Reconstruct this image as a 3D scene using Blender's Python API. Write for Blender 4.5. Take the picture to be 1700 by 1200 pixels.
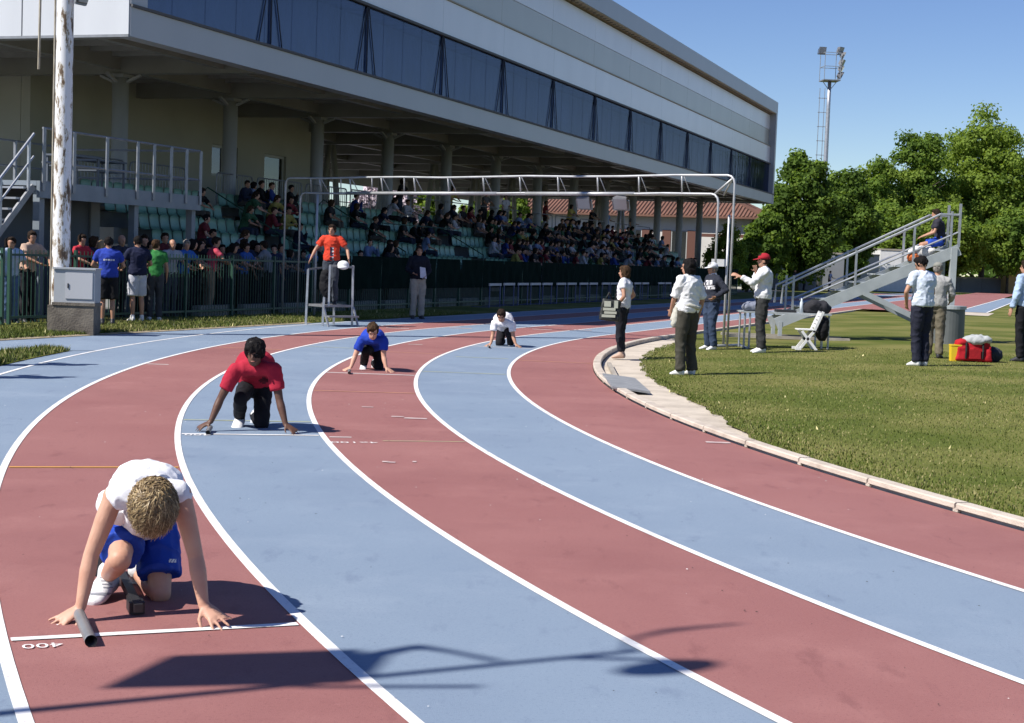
import bpy, math, random
import numpy as np
from mathutils import Vector, Matrix, noise

for o in list(bpy.data.objects): bpy.data.objects.remove(o)
scene = bpy.context.scene
rnd = random.Random(7)
R_ = math.radians

# ------------------------------------------------------------------ camera
FOC, PITCH, ROLL, CAMH = 2538.0, R_(3.795), R_(2.153), 1.566     # focal length in photo pixels (1700 wide)
cam_data = bpy.data.cameras.new('camera'); cam = bpy.data.objects.new('camera', cam_data)
scene.collection.objects.link(cam); scene.camera = cam
cam_data.sensor_width = 36.0; cam_data.lens = FOC / 1700 * 36; cam_data.clip_start = 0.05; cam_data.clip_end = 3000
_c, _s, _cp, _sp = math.cos(ROLL), math.sin(ROLL), math.cos(PITCH), math.sin(PITCH)
_X, _U, _F = Vector((1, 0, 0)), Vector((0, _sp, _cp)), Vector((0, _cp, -_sp))
_r, _u = _c * _X + _s * _U, -_s * _X + _c * _U
cam.matrix_world = Matrix(((_r.x, _u.x, -_F.x, 0), (_r.y, _u.y, -_F.y, 0), (_r.z, _u.z, -_F.z, CAMH), (0, 0, 0, 1)))

# ------------------------------------------------------------------ light
SUN_AZ, SUN_EL = R_(28), R_(47)        # shadows run to the right and away from the camera
to_sun = Vector((-math.cos(SUN_AZ) * math.cos(SUN_EL), -math.sin(SUN_AZ) * math.cos(SUN_EL), math.sin(SUN_EL)))
world = bpy.data.worlds.new('World'); scene.world = world; world.use_nodes = True
wn = world.node_tree; bgn = wn.nodes['Background']
sky = wn.nodes.new('ShaderNodeTexSky'); sky.sky_type = 'NISHITA'; sky.sun_disc = False
sky.sun_elevation = SUN_EL; sky.sun_rotation = math.atan2(to_sun.x, to_sun.y)
sky.altitude = 600; sky.air_density = 1.0; sky.dust_density = 0.0; sky.ozone_density = 4.0
hsv = wn.nodes.new('ShaderNodeHueSaturation'); hsv.inputs['Saturation'].default_value = 1.12; hsv.inputs['Hue'].default_value = .515
wn.links.new(sky.outputs[0], hsv.inputs['Color']); wn.links.new(hsv.outputs[0], bgn.inputs[0]); bgn.inputs[1].default_value = 0.082
sl = bpy.data.lights.new('sun', 'SUN'); sl.energy = 5.0; sl.angle = R_(0.53); sl.color = (1.0, 0.95, 0.88)
so = bpy.data.objects.new('sun', sl); scene.collection.objects.link(so)
so.rotation_euler = (-to_sun).to_track_quat('-Z', 'Y').to_euler()
vs = scene.view_settings; vs.view_transform = 'Standard'; vs.look = 'None'; vs.exposure = 0.5; vs.gamma = 1.0; vs.use_curve_mapping = False
scene.render.engine = 'CYCLES'
scene.cycles.max_bounces = 6; scene.cycles.transparent_max_bounces = 12

# ------------------------------------------------------------------ the place in coordinates
CC = Vector((36.63, 21.31)); RAD = 35.45; PHI = R_(19.8); LANE = 1.22; STR = 84.39
UD = Vector((math.sin(PHI), math.cos(PHI))); ND = Vector((math.cos(PHI), -math.sin(PHI)))
def W(a, v, z=0.0):                       # a: along the home straight, v: outwards from the centre line of the field
    q = CC + a * UD - v * ND
    return Vector((q.x, q.y, z))
def ray(x, y):
    x = x - 850.0; y = 600.0 - y
    x, y = _c * x - _s * y, _s * x + _c * y
    return Vector((x, FOC * _cp + y * _sp, -FOC * _sp + y * _cp)) / FOC
def at(x, y, d):                          # world point seen at photo pixel x, y at forward distance d
    r = ray(x, y); return Vector((0, 0, CAMH)) + r * (d / r.y)
def gp(x, y, z=0.0):                      # world point on level z seen at photo pixel x, y
    r = ray(x, y); return Vector((0, 0, CAMH)) + r * ((z - CAMH) / r.z)
def to_av(p):
    d = Vector((p.x, p.y)) - CC; return d.dot(UD), -d.dot(ND)
def track_r(p):
    a, v = to_av(p)
    if a > STR: return math.hypot(a - STR, v)
    return abs(v) if a > 0 else math.hypot(a, v)
def field_z(p):
    t = min(max((34.7 - track_r(p)) / 5.0, 0), 1)
    return 0.015 + 0.095 * t * t * (3 - 2 * t)
def gf(x, y):                             # on the grass infield
    p = gp(x, y)
    for _ in range(4): p = gp(x, y, field_z(p))
    return p

# ------------------------------------------------------------------ helpers
COL = scene.collection
class Geo:
    def __init__(s): s.v = []; s.f = []; s.m = []
    def add(s, vs_, fs, mi=0):
        o = len(s.v); s.v.extend([tuple(q) for q in vs_]); s.f.extend([tuple(i + o for i in q) for q in fs]); s.m.extend([mi] * len(fs)); return s
    def box8(s, c, mi=0):                 # 8 corners: bottom 4 then top 4
        return s.add(c, [(3, 2, 1, 0), (4, 5, 6, 7), (0, 1, 5, 4), (1, 2, 6, 5), (2, 3, 7, 6), (3, 0, 4, 7)], mi)
    def box(s, x0, x1, y0, y1, z0, z1, mi=0):
        return s.box8([(x0, y0, z0), (x1, y0, z0), (x1, y1, z0), (x0, y1, z0), (x0, y0, z1), (x1, y0, z1), (x1, y1, z1), (x0, y1, z1)], mi)
    def boxuv(s, a0, a1, v0, v1, z0, z1, mi=0):
        q = [(a0, v1), (a1, v1), (a1, v0), (a0, v0)]
        return s.box8([W(a, v, z0) for a, v in q][::-1] + [W(a, v, z1) for a, v in q][::-1], mi)
    def bar(s, p0, p1, w, h=None, up=(0, 0, 1), mi=0):
        p0, p1 = Vector(p0), Vector(p1); h = w if h is None else h
        d = (p1 - p0).normalized(); up = Vector(up)
        if abs(d.dot(up)) > .98: up = Vector((0, 1, 0))
        sd = d.cross(up).normalized(); u2 = sd.cross(d)
        k = [(-1, -1), (1, -1), (1, 1), (-1, 1)]
        return s.box8([p0 + sd * (w / 2 * a) + u2 * (h / 2 * b) for a, b in k][::-1] + [p1 + sd * (w / 2 * a) + u2 * (h / 2 * b) for a, b in k][::-1], mi)
    def tube(s, pts, r, n=8, caps=True, mi=0):
        pts = [Vector(p) for p in pts]; rr = r if isinstance(r, (list, tuple)) else [r] * len(pts)
        vs_ = []; prev = None
        for i, p in enumerate(pts):
            d = (pts[min(i + 1, len(pts) - 1)] - pts[max(i - 1, 0)]).normalized()
            if prev is None:
                a = Vector((0, 0, 1)) if abs(d.z) < .9 else Vector((1, 0, 0))
                x = d.cross(a).normalized()
            else: x = (prev - d * prev.dot(d)).normalized()
            prev = x; y = d.cross(x)
            vs_ += [p + (x * math.cos(2 * math.pi * k / n) + y * math.sin(2 * math.pi * k / n)) * rr[i] for k in range(n)]
        fs = [(i * n + k, i * n + (k + 1) % n, (i + 1) * n + (k + 1) % n, (i + 1) * n + k) for i in range(len(pts) - 1) for k in range(n)]
        if caps:
            fs.append(tuple(range(n))[::-1]); fs.append(tuple((len(pts) - 1) * n + k for k in range(n)))
        return s.add(vs_, fs, mi)
    def cap(s, p0, r0, p1, r1, c0=True, c1=True, n=12):      # tapered limb with round or flat ends
        p0, p1 = Vector(p0), Vector(p1); d = (p1 - p0).normalized()
        pts, rr = [], []
        if c0:
            for t in (80, 55, 28): pts.append(p0 - d * r0 * math.sin(R_(t))); rr.append(r0 * math.cos(R_(t)))
        pts.append(p0); rr.append(r0); pts.append(p1); rr.append(r1)
        if c1:
            for t in (28, 55, 80): pts.append(p1 + d * r1 * math.sin(R_(t))); rr.append(r1 * math.cos(R_(t)))
        return s.tube(pts, rr, n)
    def ell(s, c, rad, M=None, n=14, m=9):
        c = Vector(c); vs_ = []; M = M or Matrix.Identity(3)
        for i in range(1, m):
            t = math.pi * i / m
            for k in range(n):
                q = 2 * math.pi * k / n
                vs_.append(c + M @ Vector((rad[0] * math.sin(t) * math.cos(q), rad[1] * math.sin(t) * math.sin(q), rad[2] * math.cos(t))))
        o = len(vs_); vs_.append(c + M @ Vector((0, 0, rad[2]))); vs_.append(c - M @ Vector((0, 0, rad[2])))
        fs = [(i * n + k, (i + 1) * n + k, (i + 1) * n + (k + 1) % n, i * n + (k + 1) % n) for i in range(m - 2) for k in range(n)]
        fs += [(o, k, (k + 1) % n) for k in range(n)] + [(o + 1, (m - 2) * n + (k + 1) % n, (m - 2) * n + k) for k in range(n)]
        return s.add(vs_, fs)
    def loft(s, rings):                   # rings: (centre, x axis, y axis, rx, ry)
        n = 16; vs_ = []
        for c, x, y, rx, ry in rings:
            vs_ += [c + x * (rx * math.cos(2 * math.pi * k / n)) + y * (ry * math.sin(2 * math.pi * k / n)) for k in range(n)]
        L = len(rings)
        fs = [(i * n + k, i * n + (k + 1) % n, (i + 1) * n + (k + 1) % n, (i + 1) * n + k) for i in range(L - 1) for k in range(n)]
        fs.append(tuple(range(n))[::-1]); fs.append(tuple((L - 1) * n + k for k in range(n)))
        return s.add(vs_, fs)
    def mesh(s, name, mats=(), smooth=False, origin=None):
        me = bpy.data.meshes.new(name)
        vv = s.v if origin is None else [(a - origin[0], b - origin[1], c - origin[2]) for a, b, c in s.v]
        me.from_pydata(vv, [], s.f)
        for m in mats: me.materials.append(m)
        if len(mats) > 1: me.polygons.foreach_set('material_index', s.m)
        if smooth: me.polygons.foreach_set('use_smooth', [True] * len(me.polygons))
        me.update(); return me

def link(name, me, parent=None, loc=None):
    o = bpy.data.objects.new(name, me); COL.objects.link(o)
    if parent is not None: o.parent = parent
    if loc is not None: o.location = loc
    return o
def wl(o):                                # world location of a root (roots are never scaled and only placed once)
    return o.location if o is not None else Vector((0, 0, 0))
def obj(name, geo, mat, parent=None, smooth=False, origin=None):
    """geo holds world coordinates; the mesh is stored relative to its root"""
    if parent is not None:
        r = parent; off = Vector((0, 0, 0))
        while r is not None: off += r.location; r = r.parent
        me = geo.mesh(name, mat if isinstance(mat, (list, tuple)) else [mat], smooth, off)
        return link(name, me, parent)
    if origin is None: origin = Vector((0, 0, 0))
    me = geo.mesh(name, mat if isinstance(mat, (list, tuple)) else [mat], smooth, origin)
    return link(name, me, None, origin)
def tag(o, label=None, cat=None, group=None, kind=None):
    if label: o['label'] = label
    if cat: o['category'] = cat
    if group: o['group'] = group
    if kind: o['kind'] = kind
    return o
def thing(name, label, cat, loc=(0, 0, 0), group=None):
    o = bpy.data.objects.new(name, None); COL.objects.link(o); o.location = loc; o.empty_display_size = .2
    return tag(o, label, cat, group)
def copy_tree(o, parent=None):
    c = o.copy(); COL.objects.link(c); c.parent = parent
    for ch in o.children: copy_tree(ch, c)
    return c

# ------------------------------------------------------------------ materials
def mat(name, col, rough=.7, col2=None, nscale=8.0, ncontrast=(.35, .65), bump=0.0, bscale=40.0, metal=0.0, spec=.5, spk=None, coords='Object', stretch=None, detail=6):
    """plain Principled surface with a noise mix of two own colours, speckles and fine relief"""
    m = bpy.data.materials.new(name); m.use_nodes = True; nt = m.node_tree; b = nt.nodes['Principled BSDF']
    b.inputs['Roughness'].default_value = rough; b.inputs['Metallic'].default_value = metal; b.inputs['Specular IOR Level'].default_value = spec
    c4 = (*col, 1); b.inputs['Base Color'].default_value = c4; m.diffuse_color = c4
    tc = nt.nodes.new('ShaderNodeTexCoord'); src = tc.outputs[coords]
    if stretch:
        mp = nt.nodes.new('ShaderNodeMapping'); mp.inputs['Scale'].default_value = stretch; nt.links.new(src, mp.inputs[0]); src = mp.outputs[0]
    out = None
    if col2 is not None:
        n = nt.nodes.new('ShaderNodeTexNoise'); n.inputs['Scale'].default_value = nscale; n.inputs['Detail'].default_value = detail
        nt.links.new(src, n.inputs['Vector'])
        r = nt.nodes.new('ShaderNodeValToRGB'); r.color_ramp.elements[0].position = ncontrast[0]; r.color_ramp.elements[1].position = ncontrast[1]
        r.color_ramp.elements[0].color = c4; r.color_ramp.elements[1].color = (*col2, 1)
        nt.links.new(n.outputs[0], r.inputs[0]); out = r.outputs[0]
    if spk:                               # (scale, lo, hi, colour, amount): small specks
        n = nt.nodes.new('ShaderNodeTexNoise'); n.inputs['Scale'].default_value = spk[0]; n.inputs['Detail'].default_value = 2
        nt.links.new(src, n.inputs['Vector'])
        mr = nt.nodes.new('ShaderNodeMapRange'); mr.inputs[1].default_value = spk[1]; mr.inputs[2].default_value = spk[2]; mr.inputs[4].default_value = spk[4]
        nt.links.new(n.outputs[0], mr.inputs[0])
        mx = nt.nodes.new('ShaderNodeMix'); mx.data_type = 'RGBA'
        if out is None: mx.inputs[6].default_value = c4
        else: nt.links.new(out, mx.inputs[6])
        mx.inputs[7].default_value = (*spk[3], 1); nt.links.new(mr.outputs[0], mx.inputs[0]); out = mx.outputs[2]
    if out is not None: nt.links.new(out, b.inputs['Base Color'])
    if bump:
        n = nt.nodes.new('ShaderNodeTexNoise'); n.inputs['Scale'].default_value = bscale; n.inputs['Detail'].default_value = 5
        nt.links.new(src, n.inputs['Vector'])
        bp = nt.nodes.new('ShaderNodeBump'); bp.inputs['Strength'].default_value = bump; bp.inputs['Distance'].default_value = .02
        nt.links.new(n.outputs[0], bp.inputs['Height']); nt.links.new(bp.outputs[0], b.inputs['Normal'])
    return m
_cloth = {}
def cloth(col, rough=.85):
    k = tuple(round(c, 3) for c in col)
    if k not in _cloth:
        _cloth[k] = mat('cloth', col, rough, tuple(c * .8 for c in col), 9, (.35, .7), bump=.25, bscale=30, spec=.25)
    return _cloth[k]
_skin = {}
def skin(col):
    k = tuple(col)
    if k not in _skin:
        m = mat('skin', col, .5, (col[0] * .9, col[1] * .8, col[2] * .78), 14, (.3, .75), spec=.35, bump=.05, bscale=160)
        _skin[k] = m
    return _skin[k]
SK_L = (.56, .33, .23); SK_M = (.44, .25, .165); SK_D = (.115, .06, .04)
def hairm(col): return mat('hair', col, .75, tuple(c * .35 for c in col), 60, (.35, .65), bump=.5, bscale=140, spec=.12, stretch=(1, 1, .35))
HAIR_BLACK = hairm((.014, .012, .012)); HAIR_DARK = hairm((.035, .022, .015)); HAIR_BROWN = hairm((.075, .042, .022)); HAIR_BLOND = mat('blond hair', (.20, .135, .065), .5, (.09, .058, .028), 38, (.3, .7), bump=.6, bscale=190, spec=.35); HAIR_GREY = hairm((.30, .28, .26))

M_blue = mat('blue rubber track', (.196, .262, .345), .78, (.232, .300, .382), .55, (.3, .75), bump=.35, bscale=320, spk=(260, .62, .78, (.10, .14, .26), .55), spec=.35)
M_red = mat('red rubber track', (.285, .112, .102), .78, (.335, .145, .130), .55, (.3, .75), bump=.35, bscale=320, spk=(260, .60, .78, (.14, .04, .045), .6), spec=.35)
def track_wear(m, dark, pale):
    """rubber granules, scuffs and faded patches on the running surface"""
    nt = m.node_tree; b = nt.nodes['Principled BSDF']; src = b.inputs['Base Color'].links[0].from_socket; tc = nt.nodes.new('ShaderNodeTexCoord')
    for sc, lo, hi, col, amt, st in ((1.1, .52, .70, pale, .50, (1, 1, 1)), (.35, .50, .70, dark, .40, (1, 1, 1)), (6.5, .58, .70, dark, .45, (1, .35, 1)), (22, .60, .72, pale, .40, (1, 1, 1)), (70, .58, .70, dark, .45, (1, 1, 1)), (520, .50, .70, dark, .75, (1, 1, 1)), (430, .60, .74, pale, .65, (1, 1, 1))):
        mp = nt.nodes.new('ShaderNodeMapping'); mp.inputs['Scale'].default_value = st; mp.inputs['Location'].default_value = (sc, sc * .3, 0)
        n = nt.nodes.new('ShaderNodeTexNoise'); n.inputs['Scale'].default_value = sc; n.inputs['Detail'].default_value = 5 if sc < 50 else 1; n.inputs['Roughness'].default_value = .65
        mr = nt.nodes.new('ShaderNodeMapRange'); mr.inputs[1].default_value = lo; mr.inputs[2].default_value = hi; mr.inputs[4].default_value = amt
        mx = nt.nodes.new('ShaderNodeMix'); mx.data_type = 'RGBA'; mx.inputs[7].default_value = (*col, 1)
        nt.links.new(tc.outputs['Object'], mp.inputs[0]); nt.links.new(mp.outputs[0], n.inputs[0]); nt.links.new(n.outputs[0], mr.inputs[0]); nt.links.new(mr.outputs[0], mx.inputs[0]); nt.links.new(src, mx.inputs[6]); src = mx.outputs[2]
    nt.links.new(src, b.inputs['Base Color'])
    b.inputs['Sheen Weight'].default_value = .05; b.inputs['Sheen Roughness'].default_value = .45; b.inputs['Sheen Tint'].default_value = (1, .97, .95, 1)
track_wear(M_blue, (.125, .168, .25), (.285, .350, .43)); track_wear(M_red, (.175, .058, .056), (.40, .185, .165))
M_line = mat('white line paint', (.80, .79, .77), .7, (.58, .56, .55), 4, (.48, .8), bump=.1, bscale=300, spk=(45, .62, .74, (.40, .36, .36), .7))
M_yel = mat('yellow line paint', (.72, .36, .05), .7, (.55, .30, .10), 9, (.45, .8))
M_yelp = mat('faded yellow line paint', (.50, .52, .25), .7, (.35, .40, .32), 9, (.4, .75))
M_ora = mat('faded orange line paint', (.62, .30, .16), .7, (.45, .20, .15), 9, (.4, .75))
M_conc = mat('concrete', (.40, .36, .30), .9, (.27, .24, .20), 3, (.35, .7), bump=.4, bscale=60)
M_slab = mat('pale concrete strip', (.56, .49, .40), .9, (.36, .31, .25), 1.6, (.42, .75), bump=.4, bscale=60, spk=(14, .62, .75, (.25, .2, .16), .6))
M_kerb = mat('kerb', (.55, .48, .40), .85, (.38, .32, .26), 4, (.45, .75), bump=.35, bscale=80)
M_dark = mat('dark gap', (.02, .018, .016), .9)
M_mat = mat('grey rubber board', (.20, .21, .22), .9, (.27, .28, .29), 5, bump=.3)
M_grass = mat('grass ground', (.085, .108, .018), .95, (.185, .175, .055), .42, (.38, .62), bump=.9, bscale=22, spk=(30, .5, .75, (.065, .08, .015), .7), spec=.15)
M_grass_far = mat('far grass', (.085, .11, .022), .95, (.13, .145, .04), .1, (.3, .7), bump=.6, bscale=10, spec=.1)
M_steel = mat('galvanised steel', (.50, .52, .54), .42, (.36, .37, .39), 6, (.3, .7), metal=.65)
M_steeld = mat('dull steel', (.30, .31, .33), .5, (.22, .23, .24), 6, (.3, .7), metal=.5)
M_white = mat('white paint', (.78, .78, .78), .5, (.70, .70, .69), 3)
M_black = mat('black plastic', (.02, .02, .022), .5)
print('base ok')
# ------------------------------------------------------------------ ground and track
def oval(r, step=.5, astep=2.0):
    """closed loop of points at offset r from the field's centre line, starting at the far end of the home straight"""
    pts = []
    n = int(STR / astep)
    for i in range(n): pts.append(W(STR - STR * i / n, r))
    k = int(180 / step)
    for i in range(k):
        t = math.pi * i / k; q = CC - ND * (r * math.cos(t)) - UD * (r * math.sin(t)); pts.append(Vector((q.x, q.y, 0)))
    for i in range(n): q = CC + ND * r + UD * (STR * i / n); pts.append(Vector((q.x, q.y, 0)))
    C2 = CC + UD * STR
    for i in range(k):
        t = math.pi * i / k; q = C2 + ND * (r * math.cos(t)) + UD * (r * math.sin(t)); pts.append(Vector((q.x, q.y, 0)))
    return pts
def ring(r0, r1, z0, z1=None, step=.5):
    z1 = z0 if z1 is None else z1
    a, b = oval(r0, step), oval(r1, step); n = len(a); g = Geo()
    g.add([(p.x, p.y, z0) for p in a] + [(p.x, p.y, z1) for p in b], [(i, (i + 1) % n, n + (i + 1) % n, n + i) for i in range(n)])
    return g
def theta(p):                            # running angle on the first bend, from the finish line
    a, v = to_av(p); return math.atan2(-a, v)
def pol(t, r, z=0):
    q = CC - ND * (r * math.cos(t)) - UD * (r * math.sin(t)); return Vector((q.x, q.y, z))

g = Geo(); E_ = 1500
g.add([(-E_, -E_, -.06), (E_, -E_, -.06), (E_, E_, -.06), (-E_, E_, -.06)], [(0, 1, 2, 3)])
tag(obj('ground', g, M_grass_far), kind='structure')

track = thing('running_track', None, None); tag(track, kind='structure')
del_keys = [k for k in ('label', 'category') if k in track]
for i in range(6):
    obj('lane_surface', ring(RAD + LANE * i, RAD + LANE * (i + 1), 0), M_red if i % 2 == 0 else M_blue, track)
for i in range(1, 7):
    obj('lane_line', ring(RAD + LANE * i - .025, RAD + LANE * i + .025, .004), M_line, track)
# blue run-up of the straight beyond the bend (sprint chute), outer edge straight at v = 43
g = Geo(); VO = 43.02
q = [(100, VO)]; inner = []; N = 120
rows = []
for i in range(N + 1):
    a = 95 - (95 + 13.2) * i / N
    vi = RAD + 6 * LANE if a >= 0 else math.sqrt(max((RAD + 6 * LANE) ** 2 - a * a, 0))
    rows.append((W(a, vi - .03, -.005), W(a, VO, -.005)))
for i in range(1, 26):
    a = -13.2 - 20 * i / 25; rows.append((W(a, 41.35, -.005), W(a, VO, -.005)))
vv = [p for r in rows for p in r]
g.add(vv, [(2 * i, 2 * i + 1, 2 * i + 3, 2 * i + 2) for i in range(len(rows) - 1)])
obj('run_up_surface', g, M_blue, track)
# blue apron ring outside lane six on the bend
tt = [R_(18) + R_(100) * i / 200 for i in range(201)]
g = Geo(); g.add([pol(t, RAD + 6 * LANE - .02, -.009) for t in tt] + [pol(t, RAD + 6 * LANE + .35, -.009) for t in tt], [(i, i + 1, 202 + i, 201 + i) for i in range(200)])
obj('apron_surface', g, M_blue, track)

def cross_line(px, py, lane, w, m, f0=0.02, f1=.98, name='cross_line', px2=None):
    """painted line across one lane, square to it"""
    p = gp(px, py); t = theta(p); r0, r1 = RAD + LANE * (lane - 1), RAD + LANE * lane
    a, b = r0 + LANE * f0 + .01, r1 - LANE * (1 - f1) - .01; rm = (a + b) / 2; dt = w / 2 / rm
    g = Geo(); g.add([pol(t - dt, a, .0045), pol(t - dt, b, .0045), pol(t + dt, b, .0045), pol(t + dt, a, .0045)], [(0, 1, 2, 3)])
    return obj(name, g, m, track)
cross_line(250, 1050, 5, .05, M_line, name='start_line')
cross_line(425, 722, 4, .05, M_line, name='start_line')
cross_line(618, 621, 3, .05, M_line, name='start_line')
cross_line(840, 577, 2, .05, M_line, name='start_line')
cross_line(150, 776, 5, .035, M_yel)
cross_line(415, 699, 4, .035, M_yelp)
cross_line(610, 651, 3, .04, M_ora)
cross_line(700, 733, 3, .02, M_yelp, .02, .62)
cross_line(765, 619, 2, .04, M_yelp)
cross_line(925, 601, 1, .05, M_ora)
cross_line(800, 594, 2, .04, M_yelp, .1, .8)
cross_line(690, 586, 3, .04, M_ora)
cross_line(555, 577, 4, .04, M_yelp)
cross_line(265, 605, 5, .05, M_line, .72, .97)
cross_line(470, 581, 5, .05, M_ora, .05, .9)
cross_line(555, 726, 3, .03, M_line, .80, .97)
# small painted ticks and flecks
def ground_text(s, px, py, size, tdir, sx=1.0, name='painted_marking'):
    cu = bpy.data.curves.new('t', 'FONT'); cu.body = s; cu.size = size; cu.align_x = 'CENTER'; cu.align_y = 'CENTER'; cu.resolution_u = 3
    o = bpy.data.objects.new('t', cu); COL.objects.link(o)
    bpy.context.view_layer.update()
    me = bpy.data.meshes.new_from_object(o.evaluated_get(bpy.context.evaluated_depsgraph_get()))
    bpy.data.objects.remove(o)
    for v in me.vertices: v.co.x *= sx
    me.materials.clear(); me.materials.append(M_line)
    p = gp(px, py); t = theta(p)
    x = (pol(t, 31) - pol(t, 30)).normalized()           # towards the outside of the bend
    y = (pol(t + .01, 36) - pol(t, 36)).normalized()      # running direction
    if tdir < 0: x, y = -x, -y
    o = link(name, me, track); o.matrix_local = Matrix(((x.x, y.x, 0, p.x), (x.y, y.y, 0, p.y), (0, 0, 1, .0052), (0, 0, 0, 1)))
    return o
ground_text('400', 70, 1073, .095, 1, 1.1)
ground_text('400', 328, 722.5, .12, 1, 1.25)
ground_text('4x100', 588, 735, .12, 1, 1.35)
M_spot = M_line
g = Geo()
for px, py, w, h in ((690, 695, .22, .05), (660, 692, .12, .04), (1192, 735, .22, .05), (640, 767, .05, .03), (650, 768, .06, .03), (688, 767, .03, .03), (610, 676, .12, .03), (690, 572, .25, .06), (900, 547, .45, .1), (920, 541, .45, .1), (765, 545, .5, .1), (660, 545, .5, .1), (968, 548, .4, .09)):
    p = gp(px, py); g.add([(p.x - w / 2, p.y - h, .0047), (p.x + w / 2, p.y - h, .0047), (p.x + w / 2, p.y + h, .0047), (p.x - w / 2, p.y + h, .0047)], [(0, 1, 2, 3)])
obj('worn_paint_mark', g, mat('worn paint', (.55, .45, .42), .8, (.42, .30, .30), 12), track)
r2 = random.Random(3); g = Geo()
for i in range(900):                       # crumbs and leaf flecks lying about
    t = R_(r2.uniform(5, 60)); rr = RAD + r2.uniform(.1, 7.2); p = pol(t, rr, .006); s = r2.uniform(.002, .006); a = r2.uniform(0, 6.3)
    x, y = Vector((math.cos(a), math.sin(a), 0)) * s, Vector((-math.sin(a), math.cos(a), 0)) * s * .6
    g.add([p - x - y, p + x - y, p + x + y, p - x + y, p + Vector((0, 0, s * .5))], [(0, 1, 4), (1, 2, 4), (2, 3, 4), (3, 0, 4)], r2.choice((0, 0, 0, 1)))
fl = obj('track_crumbs', g, [M_dark, M_line], track); tag(fl, kind='stuff')

# ------------------------------------------------------------------ kerb, slab strip, infield
kerb = thing('track_kerb', None, None); tag(kerb, kind='structure')
kr0, kr1 = RAD - .125, RAD - .005
def kerb_seg(t0, t1, n=4):
    gg = Geo(); vs_ = []
    for i in range(n + 1):
        t = t0 + (t1 - t0) * i / n
        vs_ += [pol(t, kr0, -.10), pol(t, kr0, .052), pol(t, kr0 + .012, .06), pol(t, kr1 - .012, .06), pol(t, kr1, .052), pol(t, kr1, .022), pol(t, kr1 - .03, .018), pol(t, kr1 - .03, -.10)]
    fs = [(i * 8 + k, i * 8 + (k + 1) % 8, (i + 1) * 8 + (k + 1) % 8, (i + 1) * 8 + k) for i in range(n) for k in range(8)]
    fs = [f[::-1] for f in fs] + [tuple(range(8)), tuple(n * 8 + k for k in range(8))[::-1]]
    return gg.add(vs_, fs)
L_ = 1.13 / RAD; t = R_(-2)
while t < R_(118):
    jit = rnd.uniform(-.0004, .0004)
    o = obj('kerb_stone', kerb_seg(t + .0003, t + L_ - .0003), M_kerb, kerb)
    o.location.z += rnd.uniform(-.004, .004)
    sp = Geo(); tm = t
    sp.add([pol(tm - .0008, kr1 - .03, .0), pol(tm + .0008, kr1 - .03, 0), pol(tm + .0008, kr1 - .004, 0), pol(tm - .0008, kr1 - .004, 0), pol(tm - .0008, kr1 - .03, .024), pol(tm + .0008, kr1 - .03, .024), pol(tm + .0008, kr1 - .004, .024), pol(tm - .0008, kr1 - .004, .024)], [(3, 2, 1, 0), (4, 5, 6, 7), (0, 1, 5, 4), (1, 2, 6, 5), (2, 3, 7, 6), (3, 0, 4, 7)])
    obj('spacer', sp, M_kerb, kerb); t += L_
# kerb along the straights and the rest of the loop
g = Geo()
for i in range(70):
    a0, a1 = 1.3 + i * 1.2, 1.3 + i * 1.2 + 1.185
    if a1 < STR: g.boxuv(a0, a1, kr0, kr1, -.1, .055)
tag(obj('kerb_row', g, M_kerb, kerb), kind='stuff')
g = ring(kr0, kr1 - .03, -.02); obj('kerb_gap_shade', ring(RAD - .14, RAD + .01, -.012), M_dark, kerb)  # near-black strip: shade in the gap under the kerb, put into the colour
# pale concrete strip, wide in front of the officials and narrow further round
def slab_in(t):
    d = math.degrees(t)
    def sm(a, b, x): q = min(max((x - a) / (b - a), 0), 1); return q * q * (3 - 2 * q)
    w = .62 * sm(-14, 3, d) * (1 - sm(25.5, 35.5, d)) + .05 + .03 * math.sin(d * 3.1) + .02 * math.sin(d * 7.3)
    return kr0 - w
tt = [R_(-30) + R_(150) * i / 360 for i in range(361)]
g = Geo(); g.add([pol(t, kr0 + .02, -.018) for t in tt] + [pol(t, slab_in(t) - .05, -.012) for t in tt], [(i, 361 + i, 362 + i, i + 1) for i in range(360)])
obj('concrete_strip', g, M_slab, kerb)
# grey rubber board bridging the kerb
c4 = [gp(1000, 623, .05), gp(1016, 645, .05), gp(1080, 650, .03), gp(1054, 627, .03)]
g = Geo(); 
bv = [c4[0] + Vector((0, 0, .03)), c4[1] + Vector((0, 0, .03)), c4[2] + Vector((0, 0, .0)), c4[3] + Vector((0, 0, .0))]
g.box8([p - Vector((0, 0, .025)) for p in bv] + bv)
tag(obj('rubber_board', g, M_mat, origin=(c4[0] + c4[2]) / 2 * 1.0), 'flat grey rubber board laid across the inside kerb by the concrete strip', 'board')
g = Geo(); p0, p1 = gp(1011, 604, .03), gp(1022, 626, .03); g.bar(p0, p1, .06, .05)
tag(obj('timber_offcut', g, M_conc, origin=p0.copy()), 'short pale beam lying on the concrete strip behind the rubber board', 'beam')

# infield
rs = [34.86, 34.5, 34, 33, 32, 31, 30, 28, 25, 20, 14, 7, .5]; g = Geo(); loops = []
def inr(i, p):  return p
step = .75
base_l = [oval(r, step) for r in rs]
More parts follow.
